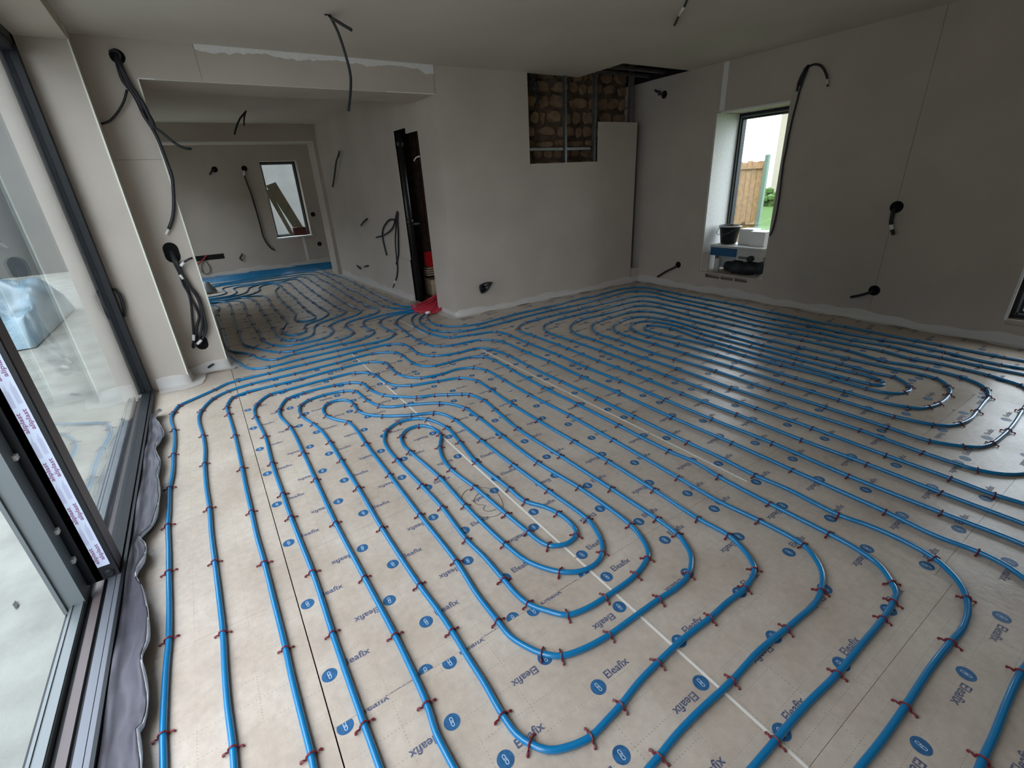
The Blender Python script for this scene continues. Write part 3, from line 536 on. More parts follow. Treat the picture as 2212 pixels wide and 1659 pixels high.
 'sleeve2': [(2.179,5.216,0),(2.095,5.176,0),(2.009,5.102,0),(1.924,4.995,0),(1.854,4.813,0),(1.838,4.644,0),(1.837,4.501,1),(1.9,4.312,0),(1.945,4.285,1),(2.121,4.185,1),(2.369,4.163,1),(2.795,4.193,1),(3.241,4.208,1),(3.627,4.185,1),(3.994,4.218,1),(4.329,4.238,0),(4.543,4.248,0),(4.676,4.176,0),(4.723,4.066,0),(4.735,3.936,0),(4.689,3.641,0),(4.671,3.107,1),(4.65,2.714,1),(4.637,2.47,0),(4.634,2.04,1),(4.623,1.712,0),(4.64,1.432,1),(4.661,1.25,0),(4.646,1.024,1),(4.613,0.848,0),(4.613,0.694,1),(4.631,0.581,0),(4.641,0.435,0)],
 'sleeve3': [(2.206,5.148,0),(2.123,5.129,0),(2.034,5.02,0),(1.979,4.869,1),(1.957,4.671,0),(1.988,4.542,1),(2.095,4.407,0),(2.307,4.313,0),(2.644,4.341,1),(2.957,4.364,0),(3.426,4.357,0),(3.707,4.396,1),(4.094,4.383,1),(4.561,4.423,0),(4.777,4.379,0),(4.874,4.302,0),(4.904,4.165,0),(4.884,3.829,0),(4.864,3.458,1),(4.873,3.046,1),(4.843,2.586,0),(4.823,2.254,1),(4.804,2.009,0),(4.826,1.8,1),(4.816,1.545,0),(4.806,1.299,0),(4.815,1.093,1),(4.807,0.899,0),(4.807,0.722,1),(4.814,0.619,0),(4.818,0.467,0)],
 'e': [(2.523,-0.023,0),(2.525,0.143,0),(2.518,0.407,1),(2.521,0.701,1),(2.51,1.015,1),(2.516,1.406,1),(2.512,1.808,1),(2.525,2.292,1),(2.519,2.636,1),(2.528,3.038,1),(2.524,3.532,1),(2.513,3.68,0),(2.515,3.795,0),(2.539,3.861,1),(2.61,3.934,0),(2.737,4,1),(2.947,4.01,0),(3.067,4.018,1),(3.487,4.013,1),(3.853,4.019,1),(4.179,4.025,0),(4.38,4.008,0),(4.489,3.953,0),(4.549,3.805,0),(4.533,3.543,0),(4.539,3.475,1),(4.523,3.057,1),(4.493,2.72,1),(4.466,2.371,0),(4.466,2.185,0),(4.483,1.856,1),(4.472,1.598,0),(4.512,1.339,1),(4.487,1.15,0),(4.495,0.998,1),(4.483,0.766,1),(4.49,0.649,0),(4.496,0.553,0),(4.49,0.408,0)],
 'core': [(2.703,0.038,0),(2.693,0.178,0),(2.677,0.267,1),(2.681,0.421,1),(2.68,0.68,1),(2.686,1.043,1),(2.682,1.375,1),(2.689,1.713,1),(2.687,2.086,1),(2.695,2.425,1),(2.705,2.8,1),(2.698,3.182,1),(2.693,3.562,1),(2.741,3.693,0),(2.826,3.783,0),(2.934,3.826,1),(3.06,3.839,0),(3.27,3.846,1),(3.584,3.837,1),(4.025,3.844,1),(4.261,3.801,1),(4.335,3.716,0),(4.346,3.391,0),(4.355,3.168,1),(4.34,2.784,1),(4.317,2.277,1),(4.328,1.887,1),(4.335,1.587,0),(4.349,1.322,1),(4.313,1.132,1),(4.339,0.951,0),(4.332,0.825,1),(4.316,0.688,1),(4.286,0.603,0),(4.253,0.515,1),(4.159,0.458,0),(4.042,0.429,0),(3.925,0.424,0),(3.803,0.416,1),(3.609,0.402,0),(3.444,0.396,1),(3.333,0.398,0),(3.216,0.405,1),(3.118,0.435,0),(3.072,0.484,1),(3.008,0.604,1),(3.009,0.79,1),(3.011,1.119,1),(3.013,1.479,1),(3.03,1.906,1),(3.01,2.263,1),(2.992,2.534,0),(3.022,2.921,1),(3.021,3.185,1),(3.087,3.336,0),(3.176,3.434,0),(3.286,3.487,1),(3.502,3.513,1),(3.776,3.521,1),(3.915,3.48,1),(3.996,3.381,1),(4.019,3.218,0),(4.016,3.017,1),(4.009,2.598,1),(3.99,2.194,1),(3.987,1.783,1),(3.99,1.411,1),(3.997,1.262,0),(4.004,1.072,0),(4.014,0.976,0),(4.006,0.878,1),(3.96,0.824,0),(3.903,0.784,1),(3.842,0.757,0),(3.752,0.738,1),(3.652,0.73,0),(3.566,0.732,1),(3.468,0.751,1),(3.4,0.785,0),(3.376,0.827,1),(3.34,0.931,0),(3.34,1.163,1),(3.33,1.468,1),(3.34,1.769,1),(3.343,2.106,1),(3.339,2.489,1),(3.318,2.792,1),(3.335,2.988,1),(3.376,3.092,0),(3.458,3.165,0),(3.535,3.199,1),(3.676,3.167,1),(3.74,3.066,0),(3.759,2.914,0),(3.759,2.777,1),(3.728,2.542,1),(3.723,2.329,1),(3.723,2.049,1),(3.706,1.662,1),(3.711,1.384,1),(3.726,1.25,1),(3.727,1.163,0),(3.701,1.097,1),(3.647,1.05,0),(3.609,1.062,0),(3.584,1.111,1),(3.578,1.239,1),(3.577,1.307,0),(3.588,1.62,1),(3.592,1.884,1),(3.599,2.161,1),(3.606,2.486,1),(3.63,2.634,0),(3.657,2.83,1),(3.642,2.948,0),(3.6,3.023,0),(3.555,3.051,1),(3.5,3.034,0),(3.457,2.987,0),(3.442,2.888,0),(3.445,2.776,1),(3.469,2.613,1),(3.5,2.263,1),(3.49,1.955,1),(3.494,1.662,1),(3.507,1.391,0),(3.492,1.093,1),(3.5,1.02,0),(3.536,0.952,0),(3.593,0.921,1),(3.665,0.912,0),(3.719,0.927,1),(3.785,0.988,0),(3.836,1.061,1),(3.827,1.114,0),(3.819,1.192,1),(3.837,1.393,1),(3.829,1.572,1),(3.823,1.867,0),(3.825,2.001,1),(3.849,2.351,1),(3.848,2.679,1),(3.873,2.943,0),(3.861,3.079,1),(3.817,3.258,1),(3.76,3.32,0),(3.664,3.355,1),(3.44,3.323,1),(3.326,3.275,0),(3.242,3.204,0),(3.189,3.07,1),(3.181,2.621,1),(3.179,2.293,1),(3.193,1.881,1),(3.181,1.476,1),(3.178,1.122,1),(3.184,0.826,1),(3.232,0.657,1),(3.271,0.607,0),(3.347,0.574,1),(3.451,0.558,0),(3.605,0.565,1),(3.79,0.578,0),(3.887,0.582,1),(3.977,0.605,0),(4.027,0.627,1),(4.097,0.688,0),(4.149,0.792,1),(4.165,0.899,0),(4.166,0.978,1),(4.155,1.078,0),(4.119,1.215,1),(4.174,1.499,1),(4.179,1.855,1),(4.17,2.162,1),(4.175,2.5,1),(4.169,2.901,1),(4.177,3.031,1),(4.204,3.459,1),(4.149,3.599,0),(4.05,3.67,1),(3.883,3.676,1),(3.514,3.661,1),(3.301,3.674,0),(3.138,3.646,1),(3.027,3.591,0),(2.945,3.515,0),(2.882,3.399,1),(2.86,3.226,0),(2.87,3.061,1),(2.845,2.642,1),(2.853,2.126,1),(2.845,1.66,1),(2.85,1.196,0),(2.862,0.871,1),(2.847,0.579,1),(2.861,0.373,1),(2.907,0.291,0),(2.983,0.238,0),(3.233,0.124,0)],
 'corner': [(2.061,-0.068,0),(1.873,-0.046,0),(1.679,-0.027,1),(1.537,-0.029,0),(1.405,-0.035,0),(1.306,-0.037,1),(1.196,-0.042,0)],
 't1': [(2.155,5.411,0),(2.016,5.378,0),(1.939,5.392,0),(1.732,5.374,0),(1.59,5.301,0),(1.513,5.175,1),(1.486,5.062,0),(1.483,4.787,1),(1.499,4.695,0),(1.479,4.594,1),(1.38,4.5,0),(1.305,4.473,0),(1.109,4.48,1),(0.858,4.475,1),(0.536,4.465,1),(0.253,4.436,1),(0.146,4.477,0),(0.084,4.559,0),(0.048,4.727,0),(-0.004,4.993,0),(-0.078,5.375,0)],
 't2': [(2.182,5.472,0),(2.038,5.432,0),(1.963,5.452,0),(1.709,5.485,1),(1.523,5.442,0),(1.417,5.395,0),(1.353,5.294,0),(1.326,5.147,1),(1.34,4.922,1),(1.333,4.82,0),(1.278,4.751,0),(1.118,4.658,1),(0.945,4.66,1),(0.753,4.643,1),(0.504,4.663,1),(0.348,4.62,1),(0.272,4.654,0),(0.207,4.778,0),(0.168,4.916,1),(0.1,5.071,0),(0.012,5.211,0),(-0.018,5.431,0),(-0.014,5.823,0),(-0.01,6.268,1),(-0.019,6.834,0),(-0.021,7.083,1),(0.003,7.417,1),(0.031,7.654,0),(-0.021,7.859,0),(-0.089,7.928,0),(-0.174,7.962,0)],
 't3': [(-0.112,7.951,0),(0.035,8.04,0),(0.142,7.93,0),(0.163,7.646,1),(0.151,7.044,1),(0.152,6.589,0),(0.144,5.99,1),(0.131,5.543,0),(0.152,5.33,0),(0.222,5.162,1),(0.311,4.955,0),(0.406,4.822,1),(0.512,4.775,1),(0.74,4.816,1),(0.963,4.814,1),(1.091,4.881,0),(1.15,4.961,1),(1.166,5.102,0),(1.151,5.263,1),(1.171,5.363,0),(1.247,5.468,0),(1.388,5.535,1),(1.554,5.588,0),(1.665,5.685,0),(1.7,5.757,0),(1.713,5.9,0),(1.663,6.042,1),(1.667,6.428,1),(1.655,6.815,1),(1.672,7.461,0),(1.676,7.899,1),(1.681,8.341,1),(1.659,8.773,1),(1.666,9.512,0),(1.579,9.644,0),(1.361,9.679,0),(1.144,9.698,0),(0.512,9.676,0),(0.145,9.645,0),(0.028,9.583,0),(0.003,9.318,0)],
 't4': [(-0.104,8.183,0),(0.117,8.054,0),(0.275,7.958,0),(0.331,7.736,1),(0.318,7.244,1),(0.319,6.75,1),(0.31,6.212,1),(0.32,5.824,1),(0.321,5.455,1),(0.34,5.268,0),(0.39,5.114,1),(0.491,4.996,0),(0.712,4.976,0),(0.844,4.994,1),(0.947,5.089,0),(0.997,5.197,0),(1.015,5.342,0),(1.012,5.429,1),(1.059,5.522,0),(1.226,5.636,1),(1.405,5.735,0),(1.498,5.851,0),(1.518,5.984,0),(1.5,6.091,1),(1.479,6.494,1),(1.486,6.881,0),(1.481,7.259,1),(1.481,7.734,1),(1.494,8.209,1),(1.495,8.731,1),(1.496,9.244,1),(1.429,9.44,0),(1.221,9.366,1),(0.682,9.363,0),(0.314,9.42,0),(0.196,9.362,0),(0.161,9.253,0),(0.189,8.809,0),(0.11,8.666,0),(-0.09,8.617,0)],
 't5': [(-0.106,8.13,0),(0.292,8.17,0),(0.432,8.023,0),(0.49,7.763,1),(0.493,7.413,1),(0.486,6.981,1),(0.499,6.595,1),(0.489,6.264,1),(0.483,5.871,1),(0.473,5.432,0),(0.492,5.269,1),(0.548,5.16,0),(0.605,5.136,1),(0.738,5.165,0),(0.815,5.305,0),(0.864,5.518,0),(0.935,5.659,0),(1.111,5.766,1),(1.266,5.872,0),(1.35,5.998,0),(1.362,6.117,0),(1.342,6.227,1),(1.33,6.402,1),(1.322,6.889,1),(1.315,7.287,1),(1.315,7.781,1),(1.324,8.179,1),(1.338,8.95,1),(1.329,9.189,1),(1.199,9.235,0),(1.068,9.132,0),(0.568,9.215,0),(0.374,9.203,0),(0.32,9.116,0),(0.334,8.753,0),(0.229,8.478,0),(-0.095,8.456,0)],
 't6': [(-0.095,8.228,0),(0.247,8.13,0),(0.461,8.141,0),(0.627,8.058,1),(0.672,7.86,0),(0.665,7.61,1),(0.642,7.185,1),(0.653,6.815,1),(0.659,6.354,1),(0.656,6.083,0),(0.622,5.913,0),(0.555,5.719,1),(0.538,5.525,1),(0.585,5.382,0),(0.662,5.347,1),(0.754,5.426,0),(0.772,5.555,1),(0.791,5.673,0),(0.841,5.749,0),(1.025,5.87,0),(1.139,6.038,0),(1.171,6.176,0),(1.155,6.485,1),(1.147,6.886,1),(1.14,7.298,1),(1.138,7.763,1),(1.143,8.254,1),(1.157,8.793,1),(1.136,8.974,0),(1.056,9.049,0),(0.815,9.214,0),(0.622,9.08,0),(0.533,8.956,0),(0.505,8.773,0),(0.405,8.48,0),(0.177,8.349,0),(-0.091,8.336,0)],
 't7': [(0.159,8.192,0),(0.43,8.266,0),(0.599,8.436,0),(0.663,8.637,0),(0.669,8.808,0),(0.772,9.027,0),(0.894,9.047,0),(0.988,8.865,1),(0.989,8.675,1),(0.982,8.257,1),(0.984,7.927,1),(0.998,7.432,1),(0.983,7.066,1),(0.98,6.697,1),(0.983,6.352,1),(0.996,6.066,0),(0.958,5.944,0),(0.86,5.886,0),(0.784,5.941,1),(0.762,6.095,0),(0.765,6.171,0),(0.808,6.312,0),(0.827,6.551,0),(0.817,6.861,1),(0.806,7.248,1),(0.809,7.717,1),(0.828,8.094,0),(0.856,8.325,0),(0.954,8.64,0)],
 't0': [(2.179,5.566,0),(2.082,5.642,0),(2.021,5.726,0),(1.985,5.927,1),(1.988,6.251,1),(1.988,6.963,1),(2.011,7.461,1),(2.011,7.857,1),(2.018,8.618,0),(1.969,9.036,1),(1.916,9.338,0),(1.942,9.813,0),(1.875,10.057,0),(1.675,10.136,0),(1.205,10.106,0),(0.54,9.987,0),(-0.017,9.903,0)],
 't00': [(2.139,5.471,0),(2.03,5.536,0),(1.895,5.707,0),(1.826,5.9,1),(1.831,6.284,1),(1.827,6.719,1),(1.829,7.227,0),(1.793,7.461,1),(1.821,8.069,1),(1.825,8.542,1),(1.838,9.005,1),(1.82,9.378,1),(1.802,9.719,0),(1.686,9.89,0),(1.406,9.939,0),(0.843,9.863,0),(0.222,9.797,0),(0.012,9.675,0)],
 'far0': [(-0.102,11.548,0),(0.432,11.386,0),(1.246,11.192,0),(2.354,11.033,0),(2.64,10.968,0)],
 'far1': [(-0.106,11.377,0),(0.42,11.221,0),(1.224,11.036,0),(2.319,10.887,0),(2.601,10.822,0)],
 'far2': [(-0.11,11.212,0),(0.409,11.062,0),(1.202,10.885,0),(2.285,10.745,0),(2.563,10.679,0)],
 'far3': [(-0.114,11.051,0),(0.398,10.907,0),(1.182,10.737,0),(2.252,10.606,0),(2.526,10.54,0)],
 'far4': [(-0.118,10.894,0),(0.388,10.755,0),(1.161,10.593,0),(2.22,10.471,0),(2.49,10.405,0)],
 'far5': [(-0.122,10.742,0),(0.378,10.608,0),(1.142,10.453,0),(2.188,10.339,0),(2.455,10.273,0)],
 'far6': [(-0.125,10.594,0),(0.368,10.465,0),(1.123,10.316,0),(2.157,10.21,0),(2.421,10.144,0)],
 'far7': [(-0.129,10.449,0),(0.358,10.325,0),(1.104,10.183,0),(2.127,10.085,0),(2.388,10.018,0)],
 'far8': [(-0.132,10.308,0),(0.348,10.189,0),(1.085,10.053,0),(2.098,9.962,0),(2.355,9.895,0)]}
PL = {
 'outer': 'blue heating pipe running outermost beside the sliding door, crossing below the pier',
 'second': 'blue heating pipe second from the sliding door, waving past the pillar',
 'third': 'blue heating pipe third from the sliding door, waving below the second one',
 'centre': 'long blue heating pipe coiled in the middle of the front boards, around the pen scribble',
 'sleeve0': 'blue pipe waving from the red sleeves to the right edge, next above the outermost',
 'sleeve1': 'blue pipe from the third red sleeve nearest the pillar, leading to the right edge',
 'sleeve2': 'dark pipe second from the back wall, following the back and right walls',
 'sleeve3': 'dark pipe hugging the foot of the back wall and right wall',
 'e': 'pipe bending sharply near the pillar and running along the right wall third from it',
 'core': 'long dark pipe coiled in the glossy area before the right window',
 'corner': 'short length of blue pipe in the bottom right corner',
 't1': 'thin dark pipe waving nearest this room at the mouth of the passage',
 't2': 'dark pipe waving second from this room in the passage, leading behind the pier',
 't3': 'dark pipe waving third from this room in the passage',
 't4': 'dark pipe waving fourth from this room in the passage',
 't5': 'dark pipe waving fifth from this room in the passage',
 't6': 'dark pipe second from the innermost loop of the passage coil',
 't7': 'dark pipe forming the innermost loop of the passage coil',
 't0': 'thin dark pipe along the foot of the passage wall',
 't00': 'thin dark pipe second from the foot of the passage wall'}
PR = .0098
clip = MB()
arch = [(-.0155, 0, .0045), (-.0128, 0, .004), (-.0122, 0, .0098)]+[(-.0122*math.cos(a), 0, .0098+.0122*math.sin(a)) for a in [math.pi*k/6 for k in range(1, 6)]]+[(.0122, 0, .0098), (.0128, 0, .004), (.0155, 0, .0045)]
clip.tube(arch, .0027, 5)
for s in (-1, 1):
    clip.tube([(s*.014, 0, .004), (s*.020, .001, .0075), (s*.0255, .002, .0055), (s*.027, .002, .001)], [.0028, .0028, .0042, .0034], 5)
clip_me = clip.mesh('pipe_clip', M['clip'], False)
rcl = random.Random(9)
SLEEVES = {'t0': [(2.082, 5.63, 0.012), (2.203, 5.614, 0.03), (2.323, 5.64, 0.05), (2.397, 5.606, 0.09), (2.552, 5.643, 0.14)], 't00': [(2.042, 5.513, 0.012), (2.148, 5.485, 0.03), (2.257, 5.491, 0.05), (2.353, 5.503, 0.08), (2.523, 5.587, 0.12)], 't2': [(2.033, 5.428, 0.012), (2.116, 5.412, 0.025), (2.217, 5.405, 0.04), (2.316, 5.419, 0.06), (2.479, 5.499, 0.1)], 't1': [(2.011, 5.365, 0.012), (2.091, 5.356, 0.02), (2.192, 5.352, 0.03), (2.286, 5.346, 0.05), (2.452, 5.449, 0.08)], 'sleeve0': [(2.007, 5.335, 0.012), (2.078, 5.307, 0.018), (2.166, 5.296, 0.025), (2.253, 5.278, 0.04), (2.426, 5.401, 0.06)], 'sleeve1': [(2.029, 5.251, 0.012), (2.085, 5.246, 0.018), (2.152, 5.226, 0.025), (2.232, 5.225, 0.03), (2.384, 5.315, 0.05)], 'sleeve2': [(2.046, 5.166, 0.012), (2.089, 5.161, 0.018), (2.131, 5.143, 0.025), (2.201, 5.15, 0.03), (2.34, 5.223, 0.05)], 'sleeve3': [(2.102, 5.11, 0.012), (2.128, 5.102, 0.018), (2.16, 5.1, 0.02), (2.186, 5.082, 0.03), (2.297, 5.135, 0.05)]}
nfar = 0
for key, pts in PIPES.items():
    p3 = [(x, y, PR+.0004) for x, y, c in pts]
    near = key in ('outer', 'second', 'third', 'centre', 'corner', 'sleeve0', 'sleeve1')
    path = cr(p3, .022 if near else .045)
    mb = MB(); mb.tube(path, PR, 10 if near else 7)
    o = mb.build('heating_pipe', M['pipe'], None, True)
    lab = PL.get(key)
    if lab is None: tag(o, 'thin pipe among the close parallel runs before the end wall', 'pipe', 'parallel pipes before the end wall')
    else: tag(o, lab, 'pipe', 'underfloor heating pipes')
    for i, (x, y, c) in enumerate(pts):
        if not c: continue
        a = Vector(p3[max(0, i-1)]); b = Vector(p3[i]); d = Vector(p3[min(len(p3)-1, i+1)])
        # tangent weighted towards the nearer neighbour, as the spline has it
        u = (b-a); v = (d-b); t = (u/max(u.length,1e-4)+v/max(v.length,1e-4)) if u.length > 1e-4 and v.length > 1e-4 else (d-a)
        t.z = 0; t.normalize(); q = Vector((t.y, -t.x, 0)); s_ = rcl.uniform(.92, 1.08); yw = rcl.uniform(-.16, .16)
        if rcl.random() < .5: t, q = -t, -q
        t2_ = t*math.cos(yw)+q*math.sin(yw); q2_ = q*math.cos(yw)-t*math.sin(yw)
        k = bpy.data.objects.new('pipe_clip', clip_me); C.objects.link(k); k.parent = o
        k.matrix_basis = frame_to((x, y, .0006), q2_*s_, t2_*s_, Vector((0,0,1)))
    if key in SLEEVES:
        MB().tube(cr(SLEEVES[key], .05), .0145, 8).build('red_sleeve', M['sleeve'], o, True)['label'] = 'dark red corrugated sleeve entering the doorway'

# ------------------------------------------------------------------ loose plastic edge strips along the walls
def foil(name, label, base, h, wd, seed, n=None, mat='foil', side=1):
    r_ = random.Random(seed); path = cr([(x, y, 0) for x, y in base], .05); m = len(path); vs = []; K = 6
    ph = [r_.uniform(0, 6) for _ in range(6)]
    for i, p in enumerate(path):
        t = (path[min(m-1, i+1)]-path[max(0, i-1)]).normalized(); nn = Vector((t.y, -t.x, 0))*side; s = i*.05
        wv_ = .5+.22*math.sin(s*9+ph[0])+.16*math.sin(s*17+ph[1])+.12*math.sin(s*31+ph[2])
        hh = h*(.86+.16*math.sin(s*5+ph[3])+.08*math.sin(s*19+ph[4]))
        prof = [(.0015, hh), (.004+.006*wv_, hh*.62), (.006+.012*wv_, hh*.25), (.014+.012*wv_, .012), (wd*.55, .006+.010*wv_), (wd*(.75+.5*wv_), .003+.014*max(0, math.sin(s*13+ph[5])))]
        for d_, z in prof: vs.append(p+nn*d_+Vector((0, 0, z)))
    mb = MB(); mb.add(vs, [(i*K+k, i*K+k+1, (i+1)*K+k+1, (i+1)*K+k) for i in range(m-1) for k in range(K-1)])
    o = mb.build(name, M[mat], None, True); return tag(o, label, 'edge strip', 'plastic edge strips')
foil('edge_strip', 'plastic edge strip along the foot of the back wall', [(2.31, yb(2.31)-.002), (3.7, yb(3.7)-.002), (5.17, yb(5.17)-.002)], .085, .035, 1)
foil('edge_strip', 'plastic edge strip along the foot of the dark right wall', [(5.172, 4.64), (5.172, 2.6), (5.172, 1.0), (5.172, -.6)], .10, .03, 2)
foil('edge_strip', 'crumpled plastic strip around the foot of the pillar by the red sleeves', [(2.268, 5.20), (2.284, 4.90), (2.287, 4.745), (2.30, 4.738), (2.55, 4.735)], .085, .085, 3)
foil('edge_strip', 'crumpled plastic strip along the foot of the passage wall', [(xp(9.0)-.002, 9.0), (xp(7.4)-.002, 7.4), (xp(5.9)-.002, 5.9)], .10, .10, 4)
foil('edge_strip', 'plastic strip around the foot of the cable pier', [(-.335, 4.69), (-.2, 4.695), (-.045, 4.696), (-.036, 4.72), (-.036, 5.1)], .10, .06, 5)
foil('edge_strip', 'white plastic strip at the foot of the lit reveal by the door frame', [(-.56, 4.475), (-.44, 4.476), (-.345, 4.476), (-.338, 4.52), (-.338, 4.66)], .10, .10, 6)
foil('edge_strip', 'plastic edge strip along the foot of the end wall', [(-.6, 10.995), (1.0, 10.995), (2.7, 10.995)], .10, .03, 7)
RIM = [(-0.520, 3.902, 0.06), (-0.545, 3.757, 0.06), (-0.517, 3.592, 0.06), (-0.494, 3.460, 0.06), (-0.503, 3.380, 0.06), (-0.525, 3.237, 0.06), (-0.498, 3.013, 0.06), (-0.507, 2.880, 0.06), (-0.490, 2.738, 0.06), (-0.485, 2.644, 0.06), (-0.490, 2.482, 0.06), (-0.517, 2.367, 0.06), (-0.551, 2.300, 0.06), (-0.532, 2.243, 0.06), (-0.518, 2.180, 0.06), (-0.520, 2.102, 0.06), (-0.541, 2.061, 0.06), (-0.543, 2.000, 0.06), (-0.518, 1.922, 0.06), (-0.502, 1.828, 0.06), (-0.488, 1.717, 0.06), (-0.484, 1.640, 0.06), (-0.497, 1.558, 0.06), (-0.487, 1.488, 0.06), (-0.479, 1.427, 0.06), (-0.477, 1.348, 0.06), (-0.483, 1.313, 0.06), (-0.494, 1.300, 0.06), (-0.488, 1.256, 0.06), (-0.482, 1.199, 0.06), (-0.479, 1.161, 0.06), (-0.485, 1.118, 0.06), (-0.474, 1.047, 0.06), (-0.476, 0.991, 0.06)]
rimp = cr(RIM, .03); m = len(rimp); vs = []; rr = random.Random(5)
for i, p in enumerate(rimp):
    s = i*.03; x0 = -.586; y0 = p.y
    dx = p.x-x0; z = p.z*(.9+.15*math.sin(s*11))
    for u, (fx, fz) in enumerate(((0, .55), (.18, .38), (.42, .34), (.64, .52), (.84, .84), (.96, 1.0), (1.0, .92))):
        vs.append((x0+dx*fx, y0+.012*math.sin(s*23+u)*(fx if fx < .9 else .5), max(.002, z*fz+(.006*math.sin(s*29+u*2) if u not in (0,) else 0))))
K = 7; mb = MB(); mb.add(vs, [(i*K+k, i*K+k+1, (i+1)*K+k+1, (i+1)*K+k) for i in range(m-1) for k in range(K-1)])
o = mb.build('edge_flap', M['flap'], None, True); sd = o.modifiers.new('t', 'SOLIDIFY'); sd.thickness = .003
rm_ = MB(); rv = [Vector(vs[i*K+k]) for i in range(m) for k in (3, 4, 5, 6)]
for q_ in rv: q_ += Vector((.0035, 0, .0015))
ex = []
for i in range(m):
    z_, a, b_, c_ = rv[4*i:4*i+4]; ex += [z_.lerp(a, .35), a, b_, c_, Vector((c_.x-.004, c_.y, c_.z-.018))]
rm_.add(ex, [(i*5+k, i*5+k+1, (i+1)*5+k+1, (i+1)*5+k) for i in range(m-1) for k in range(4)])
rm_.build('film_rim', M['rim'], o, True)['label'] = 'whitish translucent film along the rim of the flap'
tag(o, 'wavy white foam edge flap standing along the sliding door track', 'edge strip')

# ------------------------------------------------------------------ cables
def rig(name, label, cables, cat='cable', holes=(), ferr=(), group=None, loc=None):
    first = cables[0][0][0]
    t = empty(name, loc or first, label, cat, group)
    for pts, r in cables:
        MB().tube(cr(pts, .03), r, 8).build('cable', M['cable'], t, True)
    for (c, nrm, r) in holes:
        nz = Vector(nrm).normalized(); ax = nz.orthogonal().normalized(); ay = nz.cross(ax)
        MB().lathe([(r, -.03), (r, .0012), (r*.93, .0018), (r*.93, -.03)], 20, frame_to(c, ax, ay, nz), False, False).build('hole_rim', M['slot'], t)
        MB().lathe([(r*.95, .0006)], 20, frame_to(c, ax, ay, nz), True, False).build('hole', M['slot'], t)
    for pts, r in ferr:
        MB().tube(pts, r, 8).build('white_tape', M['ferrule'], t, True)['label'] = 'white marker tape on the cable'
    return t
BY = (0, -1, 0); BX = (-1, 0, 0)
rig('ceiling_cable', 'black cable pair hanging from the ceiling in front of the beam', [
  ([(1.074, 3.71, 2.458), (1.099, 3.73, 2.468), (1.112, 3.73, 2.45), (1.126, 3.73, 2.419), (1.145, 3.73, 2.37), (1.16, 3.73, 2.303), (1.174, 3.73, 2.223), (1.18, 3.73, 2.165), (1.179, 3.73, 2.115), (1.164, 3.73, 2.041), (1.142, 3.73, 1.967), (1.125, 3.73, 1.918)], .0095),
  ([(1.092, 3.72, 2.464), (1.105, 3.7, 2.44), (1.108, 3.6, 2.397), (1.124, 3.52, 2.356), (1.143, 3.45, 2.319)], .0095)])
rig('ceiling_cable', 'taped black cable hanging from the ceiling at the top right', [
  ([(3.537, 2.955, 2.455), (3.397, 2.82, 2.437), (3.269, 2.7, 2.422)], .009), ([(3.054, 2.48, 2.395), (2.885, 2.32, 2.377), (2.651, 2.1, 2.358)], .009)],
  ferr=[([(3.269, 2.7, 2.422), (3.054, 2.48, 2.395)], .0075)])
rig('ceiling_cable', 'two short cable ends hanging from the passage ceiling', [
  ([(0.998, 7.78, 2.446), (0.95, 7.75, 2.402), (0.903, 7.75, 2.358), (0.838, 7.75, 2.264), (0.787, 7.75, 2.169)], .012), ([(0.998, 7.78, 2.446), (0.977, 7.75, 2.417), (0.953, 7.75, 2.366), (0.926, 7.75, 2.272)], .010)])
rig('cable_bundle', 'thick black cable bundle hanging high on the pier beside the reveal', [
  ([(-0.131, 4.7, 2.345), (-0.134, 4.675, 2.286), (-0.133, 4.675, 2.196), (-0.101, 4.675, 2.127), (-0.084, 4.675, 2.048), (-0.076, 4.675, 1.982), (-0.054, 4.675, 1.915), (-0.039, 4.675, 1.846), (-0.032, 4.675, 1.761), (-0.027, 4.675, 1.665), (-0.024, 4.675, 1.584), (-0.048, 4.675, 1.46), (-0.078, 4.675, 1.352), (-0.109, 4.675, 1.277), (-0.153, 4.675, 1.207)], .012),
  ([(-0.12, 4.7, 2.349), (-0.118, 4.67, 2.286), (-0.11, 4.67, 2.203), (-0.085, 4.67, 2.134), (-0.064, 4.67, 2.055), (-0.052, 4.67, 2.004), (-0.04, 4.67, 1.952), (-0.038, 4.67, 1.899)], .014),
  ([(-0.114, 4.7, 2.346), (-0.111, 4.665, 2.265), (-0.101, 4.665, 2.189), (-0.079, 4.665, 2.119), (-0.053, 4.665, 2.047), (-0.046, 4.665, 1.989), (-0.05, 4.665, 1.929), (-0.001, 4.665, 1.876), (0.031, 4.665, 1.837), (0.077, 4.665, 1.79), (0.123, 4.665, 1.768), (0.157, 4.665, 1.766)], .010),
  ([(-0.126, 4.7, 2.352), (-0.123, 4.668, 2.299), (-0.117, 4.668, 2.223), (-0.106, 4.668, 2.154), (-0.083, 4.668, 2.083), (-0.071, 4.668, 2.011)], .014),
  ([(-0.126, 4.66, 2.141), (-0.169, 4.66, 2.065), (-0.232, 4.66, 1.991), (-0.29, 4.66, 1.943), (-0.338, 4.66, 1.926)], .008),
  ([(-0.155, 4.69, 2.368), (-0.135, 4.66, 2.372), (-0.111, 4.66, 2.365), (-0.101, 4.66, 2.346), (-0.116, 4.68, 2.315)], .008)],
  ferr=[([(-0.153, 4.675, 1.207), (-0.182, 4.675, 1.17)], .0085)], holes=[([(-0.121, 4.7, 2.346)][0], BY, .045)])
